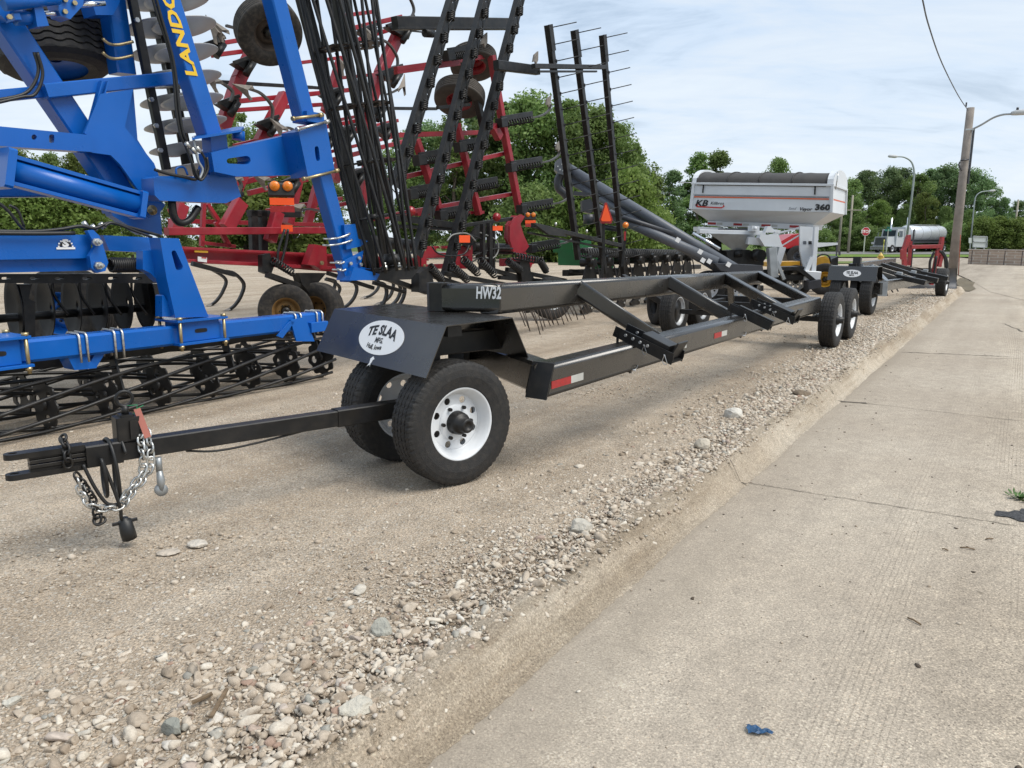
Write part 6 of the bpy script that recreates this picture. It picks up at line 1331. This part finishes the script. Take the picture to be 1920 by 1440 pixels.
def brick_mat():
    m,N,L,b=node_mat('banded brick'); tc=N.new('ShaderNodeTexCoord'); mp=N.new('ShaderNodeMapping'); mp.inputs['Rotation'].default_value=(R(90),0,0); L.new(tc.outputs['Object'],mp.inputs[0])
    k=N.new('ShaderNodeTexBrick'); L.new(mp.outputs[0],k.inputs['Vector']); k.inputs['Scale'].default_value=1; k.inputs['Brick Width'].default_value=.42; k.inputs['Row Height'].default_value=.17; k.inputs['Mortar Size'].default_value=.012
    k.inputs['Color1'].default_value=(.42,.32,.25,1); k.inputs['Color2'].default_value=(.34,.26,.205,1); k.inputs['Mortar'].default_value=(.5,.46,.4,1); n=tx(N,L,tc.outputs['Object'],'n',6,5); L.new(mixc(N,L,.4,k.outputs[0],ramp(N,L,n.outputs[0],[(.3,(.35,.35,.35)),(.7,(.65,.65,.65))]),'OVERLAY'),b.inputs['Base Color']); b.inputs['Roughness'].default_value=.9
    return m
def wall():
    A_,B_=G(1817,497,-.2),G(2120,507,-.2); T=thing('brick_wall',A_,'low banded reddish brick wall with black fence posts at the right edge','wall'); d=(B_-A_).normalized(); L=(B_-A_).length; h=.95
    mb=MB(); mb.beam(A_+ZV*h/2,B_+ZV*h/2,.3,h,ch=.01); mb.build('wall_body',brick_mat(),T)
    mb=MB(); mb.beam(A_+ZV*(h+.03)-d*.05,B_+ZV*(h+.03)+d*.05,.38,.06); mb.build('coping',mat('coping stone',(.46,.40,.34),.9,var=.15),T)
    n=int(L/1.05); pm=MB(); pm.beam(Vector((0,0,0)),Vector((0,0,h+.12)),.12,.12,up=YV); part_at(pm,'fence_post',GRD,T,[Matrix.Translation(A_+d*(1.05*i)-Vector((0,.22,0))) for i in range(n+1)])
    T=thing('small_shrub',G(1902,499,-.2),'small dark upright shrub in front of the brick wall','plant'); mb=MB(); rs=random.Random(2); c=G(1902,499,-.2)-Vector((0,.45,0))
    for i in range(700):
        z=rs.random()**.8*.62; r=.10*(1-z/.7)+.03; a=rs.uniform(0,6.28); p=c+Vector((math.cos(a)*r*rs.random()**.5,math.sin(a)*r*rs.random()**.5,z+.02)); s=Vector((rs.gauss(0,1),rs.gauss(0,1),rs.gauss(0,1))).normalized()*.025; u=s.orthogonal().normalized()*.015; mb.add([p-s-u,p+s-u,p+s+u,p-s+u],[(0,1,2,3)])
    mb.build('foliage',mat('dark evergreen',(.02,.045,.02),.8,var=.3),T)
wall()
def truck():
    Y=95; s=Y/FPX; T=thing('tanker_truck',P(1725,475,Y),'white cab truck pulling a shiny steel tank trailer on the far street','truck')
    SIL=mat('polished tank steel',(.60,.62,.65),.34,metal=.45,var=.05); CAB=mat('cab pale grey',(.42,.44,.45),.35)
    e=Vector((.80,.60,0)); f=Vector((.60,-.80,0))    # e runs back along the truck, f is its left side facing us
    o=P(1664,475,Y); o.z=-.27; Lc=lambda a,b,z:o+e*a+f*b+ZV*z
    # hood, cab, sleeper as lofted shapes
    def blk(mb,a0,a1,b0,b1,z0,z1,ta=0,tb=0): mb.loft([[Lc(a0,b0,z0),Lc(a1,b0,z0),Lc(a1,b1,z0),Lc(a0,b1,z0)],[Lc(a0+ta,b0+tb,z1),Lc(a1-.05,b0+tb,z1),Lc(a1-.05,b1-tb,z1),Lc(a0+ta,b1-tb,z1)]],smooth=False)
    mb=MB(); blk(mb,0,1.9,-2.0,-.1,.75,2.0,.12,.18); mb.build('hood',CAB,T)
    mb=MB(); blk(mb,1.85,4.2,-2.1,0,.75,2.95,.35,.08); CB=mb.build('cab',CAB,T)
    mb=MB(); blk(mb,3.9,5.6,-2.1,0,.75,3.2,.3,.06); mb.build('sleeper',CAB,T)
    mb=MB(); mb.ext([Lc(-.02,-1.75,.95),Lc(-.02,-.35,.95),Lc(.06,-.42,1.9),Lc(.06,-1.68,1.9)],-e*.03); GR=mb.build('grille',mat('grille chrome',(.25,.26,.27),.3,metal=.8),T)
    for k in range(9): mb=MB(); b=-1.68+k*.158; mb.beam(Lc(-.06,b,.97),Lc(.0,b,1.88),.03,.03,up=f); mb.build('grille_bar',GRD,GR)
    mb=MB(); mb.beam(Lc(-.25,-2.1,.6),Lc(-.25,.0,.6),.25,.42); mb.build('bumper',mat('bumper chrome',(.5,.51,.52),.25,metal=.9),T)
    for b in(-1.98,-.12): mb=MB(); mb.box(Lc(-.02,b,1.2),.2,.3,.26,ax=e); mb.build('headlight',mat('lamp glass',(.6,.6,.6),.1),T)
    mb=MB(); mb.ext([Lc(2.02,-.25,2.1),Lc(2.02,-1.85,2.1),Lc(2.17,-1.85,2.8),Lc(2.17,-.25,2.8)],-e*.03); mb.build('windscreen',mat('dark glass',(.03,.04,.05),.08),CB); mb=MB(); mb.ext([Lc(2.45,.012,2.0),Lc(3.4,.012,2.0),Lc(3.4,-.03,2.7),Lc(2.6,-.03,2.7)],f*.02); mb.build('side_window',mat('dark glass',(.03,.04,.05),.08),CB)
    for b in(-1.9,.15): mb=MB(); mb.cyl(Lc(4.1,b,1.0),Lc(4.1,b,4.4),.09,10); mb.build('exhaust_stack',CHROME,T)
    mb=MB(); mb.box(Lc(1.8,.3,2.3),.08,.2,.5,ax=e); mb.box(Lc(1.8,-2.4,2.3),.08,.2,.5,ax=e); mb.build('mirror',CHROME,T)
    mb=MB(); mb.tube([Lc(6.1,-1.05,2.45),Lc(6.2,-1.05,2.45),Lc(6.5,-1.05,2.45),Lc(15.8,-1.05,2.45),Lc(16.1,-1.05,2.45)],[.5,.85,1.02,1.02,.7],28); TK=mb.build('tank',SIL,T)
    for a in(6.8,9,11.3,13.6,15.6): mb=MB(); mb.lathe(Lc(a,-1.05,2.45),e,[(-.03,1.02),(-.03,1.04),(.03,1.04),(.03,1.02)],28); mb.build('tank_band',GALV,TK)
    mb=MB(); mb.beam(Lc(8,-1.05,3.55),Lc(15,-1.05,3.55),.6,.08); mb.build('walkway',GALV,TK)
    mb=MB(); mb.beam(Lc(.3,-1.05,.85),Lc(16,-1.05,.95),.9,.25); blk(mb,6.2,16,-2.0,-.1,1.2,1.4); mb.build('chassis',GRD,T)
    for a in(1.2,5.6,6.9,14.2,15.5):
        for b,d in((-.15,f),(-1.95,-f)): make_wheel(T,Lc(a,b,.5),d,.5,.3,.28,n=32,blocks=False,style='plain',rimm=WHT,tm=RUB)
truck()
# ================================================================ TREES
def leaf_mat(name,c0,c1,c2):
    m,N,L,b=node_mat(name); g=N.new('ShaderNodeNewGeometry'); oi=N.new('ShaderNodeObjectInfo'); tc=N.new('ShaderNodeTexCoord')
    n=tx(N,L,tc.outputs['Object'],'n',.55,3,.5); a=N.new('ShaderNodeMath'); a.operation='MULTIPLY_ADD'; L.new(g.outputs['Random Per Island'],a.inputs[0]); a.inputs[1].default_value=.55
    s=N.new('ShaderNodeMath'); s.operation='SUBTRACT'; L.new(n.outputs[0],s.inputs[0]); s.inputs[1].default_value=.27; L.new(s.outputs[0],a.inputs[2])
    col=ramp(N,L,a.outputs[0],[(.05,c0),(.45,c1),(.9,c2)]); hv=N.new('ShaderNodeHueSaturation'); mr=N.new('ShaderNodeMapRange'); L.new(oi.outputs['Random'],mr.inputs[0]); mr.inputs[3].default_value=.75; mr.inputs[4].default_value=1.25; L.new(mr.outputs[0],hv.inputs['Value']); L.new(col,hv.inputs['Color'])
    mh=N.new('ShaderNodeMapRange'); L.new(oi.outputs['Random'],mh.inputs[0]); mh.inputs[3].default_value=.488; mh.inputs[4].default_value=.512; L.new(mh.outputs[0],hv.inputs['Hue'])
    L.new(hv.outputs[0],b.inputs['Base Color']); b.inputs['Roughness'].default_value=.6; b.inputs['Specular IOR Level'].default_value=.25
    t=N.new('ShaderNodeBsdfTranslucent'); L.new(hv.outputs[0],t.inputs[0]); mx=N.new('ShaderNodeMixShader'); mx.inputs[0].default_value=.5; L.new(b.outputs[0],mx.inputs[1]); L.new(t.outputs[0],mx.inputs[2]); L.new(mx.outputs[0],N['Material Output'].inputs[0]); return m
LF=[leaf_mat('green leaves',(.075,.125,.036),(.165,.25,.072),(.28,.37,.13)),leaf_mat('dark leaves',(.075,.128,.055),(.15,.235,.097),(.25,.335,.15)),leaf_mat('bright leaves',(.07,.105,.022),(.145,.205,.045),(.25,.31,.095))]
BARK=mat('bark',(.11,.09,.07),.95,var=.3,vs=4,bump=.8,bs=12)
def crown_mesh(seed,h,rad,base,nclump,leaf,nleaf,shape):
    leaf*=.74; nleaf=int(nleaf*1.7); rs=np.random.RandomState(seed); C=[]
    for i in range(int(nclump*1.7)):
        t=rs.rand(); z=base+(h-base)*t
        if shape=='round': rr=rad*math.sqrt(max(.05,1-(2*t-1)**2))*.92
        elif shape=='tall': rr=rad*(1-t)**.55*.95+.12
        else: rr=rad*math.sqrt(max(.03,1-t**1.8))
        a=rs.rand()*6.283; q=rr*math.sqrt(rs.rand())*.85; C.append((math.cos(a)*q,math.sin(a)*q,z,rs.uniform(.4,1.15)*rad*.27))
    C=np.array(C); k=rs.randint(0,len(C),nleaf); d=rs.normal(size=(nleaf,3)); d/=np.linalg.norm(d,axis=1)[:,None]
    r=C[k,3]*(.35+.75*rs.rand(nleaf)**.6)*np.where(rs.rand(nleaf)<.06,1.35,1); p=C[k,:3]+d*r[:,None]*np.array([1,1,.8])
    nrm=d*.6+rs.normal(size=(nleaf,3))*.6+np.array([0,0,.35]); nrm/=np.linalg.norm(nrm,axis=1)[:,None]
    t1=np.cross(nrm,rs.normal(size=(nleaf,3))); t1/=np.linalg.norm(t1,axis=1)[:,None]; t2=np.cross(nrm,t1)
    L=leaf*rs.uniform(.6,1.35,nleaf)[:,None]; Wd=L*.55
    v=np.stack([p-t1*L,p+t2*Wd-t1*L*.1,p+t1*L,p-t2*Wd-t1*L*.1],1).reshape(-1,3).astype(np.float32)
    me=bpy.data.meshes.new('crown'); me.vertices.add(len(v)); me.vertices.foreach_set('co',v.ravel()); f=np.arange(nleaf*4,dtype=np.int32); me.loops.add(len(f)); me.loops.foreach_set('vertex_index',f); me.polygons.add(nleaf); me.polygons.foreach_set('loop_start',np.arange(0,nleaf*4,4,dtype=np.int32)); me.update(calc_edges=True); me.validate(); return me,C
def trunk_mesh(seed,h,C,r=.16):
    rs=random.Random(seed); mb=MB(); pts=[Vector((0,0,-.3))]+[Vector((rs.uniform(-.12,.12)*i,rs.uniform(-.12,.12)*i,h*.85*i/5)) for i in range(1,6)]; mb.tube(pts,[r*1.25,r,r*.85,r*.65,r*.4,r*.15],8)
    for i in range(12):
        c=C[rs.randrange(len(C))]; z=min(h*.75,max(h*.15,c[2]-rs.uniform(.5,1.6))); k=z/(h*.85)*5; a=pts[min(4,int(k))].lerp(pts[min(5,int(k)+1)],k-int(k)); e=Vector(c[:3]); mb.tube([a,a.lerp(e,.5)+Vector((0,0,.15)),e],[r*.35,r*.22,r*.06],5)
    o=mb.build('trunk',BARK); me=o.data; bpy.data.objects.remove(o); return me
KINDS={}
for nm,(seed,h,rad,base,nc,leaf,nl,shape) in {'round':(1,10,3.4,1.6,60,.17,11000,'round'),'round2':(2,10,3.0,1.2,50,.17,10000,'round'),'tall':(3,10,2.5,1.0,40,.15,8000,'tall'),'tall2':(4,10,2.3,1.4,32,.15,6500,'tall'),'dome':(5,10,3.8,.6,70,.18,12000,'dome'),'shrub':(6,4,2.4,.1,44,.14,7000,'dome'),'shrub2':(7,4,2.9,.1,52,.14,8000,'dome')}.items():
    cm,C=crown_mesh(seed,h,rad,base,nc,leaf,nl,shape); KINDS[nm]=(h,cm,trunk_mesh(seed,h,C,.10 if 'shrub' in nm else .17))
CM={}
def tree(px,ytop,Y,kind,m,label,wid=1.0,group='trees along the far side of the lot',zb=-.3):
    h0,cm,tm=KINDS[kind]; top=P(px,ytop,Y); H_=top.z-zb; s=H_/h0
    T=thing('shrub' if 'shrub' in kind else 'tree',Vector((top.x,top.y,zb)),label,'shrub' if 'shrub' in kind else 'tree',group,rz=random.uniform(0,6.28)); T.scale=(s*wid,s*wid,s)
    key=(kind,m)
    if key not in CM:
        c=cm.copy(); c.materials.clear(); c.materials.append(LF[m]); CM[key]=c
    o=bpy.data.objects.new('crown',CM[key]); sc.collection.objects.link(o); o.parent=T
    t=bpy.data.objects.new('trunk',tm); sc.collection.objects.link(t); t.parent=T
G1='trees behind the red cultivator'; G2='wood across the far street'; G3='trees behind the blue implement'; G4='roadside bushes'
for a in [
 (1005,186,62,'round',0,'tallest leafy tree of the clump, behind the tine bars',1.0,G1),(948,196,64,'round2',0,'leafy tree rising just left of the tallest one in the clump',1.0,G1),(1064,196,63,'round2',0,'leafy tree just right of the tallest one in the clump',1.05,G1),
 (1112,212,61,'round',0,'leafy tree showing between the second and third tine bars',1.0,G1),(895,215,66,'round2',1,'darker tree seen through the perforated harrow bars',1.0,G1),(848,224,63,'tall',0,'narrow tree between the first two perforated bars',1.1,G1),(800,240,66,'round',1,'dark tree behind the left perforated bar',1.0,G1),
 (752,262,64,'round2',0,'tree behind the foot of the standing rolling baskets',1.0,G1),(1160,238,60,'dome',0,'sloping tree right of the last tine bar',.8,G1),(1196,292,64,'round2',0,'lower tree above the grey auger tube',1.0,G1),(1232,330,78,'tall',0,'slim tree halfway between auger and tender',1.1,G1),(1262,322,80,'tall2',1,'thin dark tree left of the tender hopper',1.2,G1),
 (1180,330,54,'shrub2',2,'bright bush below the auger head',.8,G1),(1090,350,54,'shrub',2,'bright bush behind the tine bars at ground level',.9,G1),(1000,360,55,'shrub2',0,'green bush behind the red fold cam',1.0,G1),(1235,400,56,'shrub2',2,'yellowish bush under the auger tubes',.8,G1),
 (442,212,62,'round2',0,'tree glimpsed right of the lettered blue beam',.9,G3),(405,290,66,'round',0,'tree behind the silver discs',1.0,G3),(545,330,60,'shrub2',2,'yellow green bush behind the amber lamps',1.1,G3),(470,345,62,'shrub',2,'bright bush left of the amber lamps',1.3,G3),(620,340,64,'round',0,'low tree behind the blue wing beam',.8,G3),(690,330,66,'round2',0,'tree behind the standing rolling baskets',.9,G3),
 (20,272,58,'round',2,'bright leafy tree at the left edge above the hydraulic cylinder',.9,G3),(90,292,60,'dome',0,'broad tree under the blue hitch beam',.8,G3),(150,290,62,'round2',2,'bright tree between hitch beam and mast',.9,G3),(-45,268,60,'dome',0,'tree cut by the left edge of the picture',.8,G3),(60,352,52,'shrub2',2,'yellow green bush below the rear blue beam',1.0,G3),(150,358,53,'shrub',2,'rounded bush beside the lower blue mast',1.2,G3),(235,330,60,'round',0,'tree behind the blue mast plate',.9,G3),(320,345,60,'dome',0,'tree behind the blue wing arm',.7,G3),(-20,356,53,'shrub2',2,'bush at the left edge behind the gang toolbar',1.1,G3),
 (1312,290,88,'tall',0,'slender tree topping out above the left end of the tender tarp',1.15,G2),(1350,287,90,'tall2',0,'second slender tree above the left part of the tender tarp',1.3,G2),(1462,300,92,'dome',0,'domed tree peeping over the middle of the tender tarp',.75,G2),(1285,345,90,'tall',1,'dark conical tree at the left side of the hopper',1.3,G2),(1400,345,96,'round',0,'tree hidden behind the tender hopper',1.0,G2),(1520,345,95,'round2',0,'tree behind the right part of the hopper',1.0,G2),
 (1590,340,118,'round',0,'brownish green tree right of the tender hopper',1.0,G2),(1632,322,126,'round2',1,'dark tree behind the stop sign',1.05,G2),(1668,320,128,'round',1,'dark tree left of the tall street lamp',.95,G2),(1692,318,131,'tall',1,'pointed dark tree directly behind the tall street lamp',1.4,G2),(1724,328,124,'round2',0,'lighter tree just right of the tall street lamp',1.05,G2),(1752,319,130,'tall',1,'pointed dark tree above the tank trailer',1.5,G2),(1786,314,126,'round',1,'tall dark tree left of the utility pole',1.0,G2),(1828,322,124,'round',1,'tall dark tree right of the utility pole',.95,G2),(1852,340,128,'round2',1,'dark tree sloping down to the right of the pole',1.0,G2),(1884,372,126,'dome',1,'lower dark tree near the right edge',.7,G2),(1912,378,150,'tall',1,'distant tree at the right edge of the skyline',1.6,G2),(1940,385,140,'round2',1,'tree past the right edge of the skyline',1.1,G2),
 (1606,372,112,'dome',0,'rounded tree around the pale power pole',.7,G2),(1650,378,112,'round',2,'pale green tree above the street name sign',.9,G2),(1700,385,114,'dome',0,'bushy tree behind the truck cab',.75,G2),(1738,362,113,'round2',2,'fresh green tree behind the tank trailer',.9,G2),(1775,388,112,'dome',0,'bushy tree beside the utility pole',.7,G2),(1565,385,112,'round',0,'tree behind the tender step',.8,G2),(1820,395,110,'dome',0,'dense tree behind the second street lamp',.7,G2),
 (1842,412,104,'shrub2',2,'bright rounded bush behind the sign board',1.0,G4),(1875,410,104,'shrub',2,'bright bush above the brick wall',1.2,G4),(1912,414,103,'shrub2',2,'bright bush at the right edge behind the wall',1.0,G4),(1950,416,103,'shrub',2,'bush past the right edge behind the wall',1.2,G4),(1625,425,106,'shrub2',0,'dark bush behind the stop sign post',1.2,G4),(1585,430,107,'shrub',0,'dark bush at the foot of the power pole',1.3,G4),(1668,428,108,'shrub2',1,'dark bush behind the truck bonnet',1.2,G4),(1790,420,106,'shrub2',0,'bush behind the foot of the utility pole',1.1,G4),(1745,425,108,'shrub',0,'bush behind the truck tank',1.3,G4),(1540,432,106,'shrub2',0,'bush behind the white leg of the tender',1.2,G4),(1700,425,110,'shrub',1,'bush behind the truck sleeper cab',1.3,G4)]:
    tree(*a)
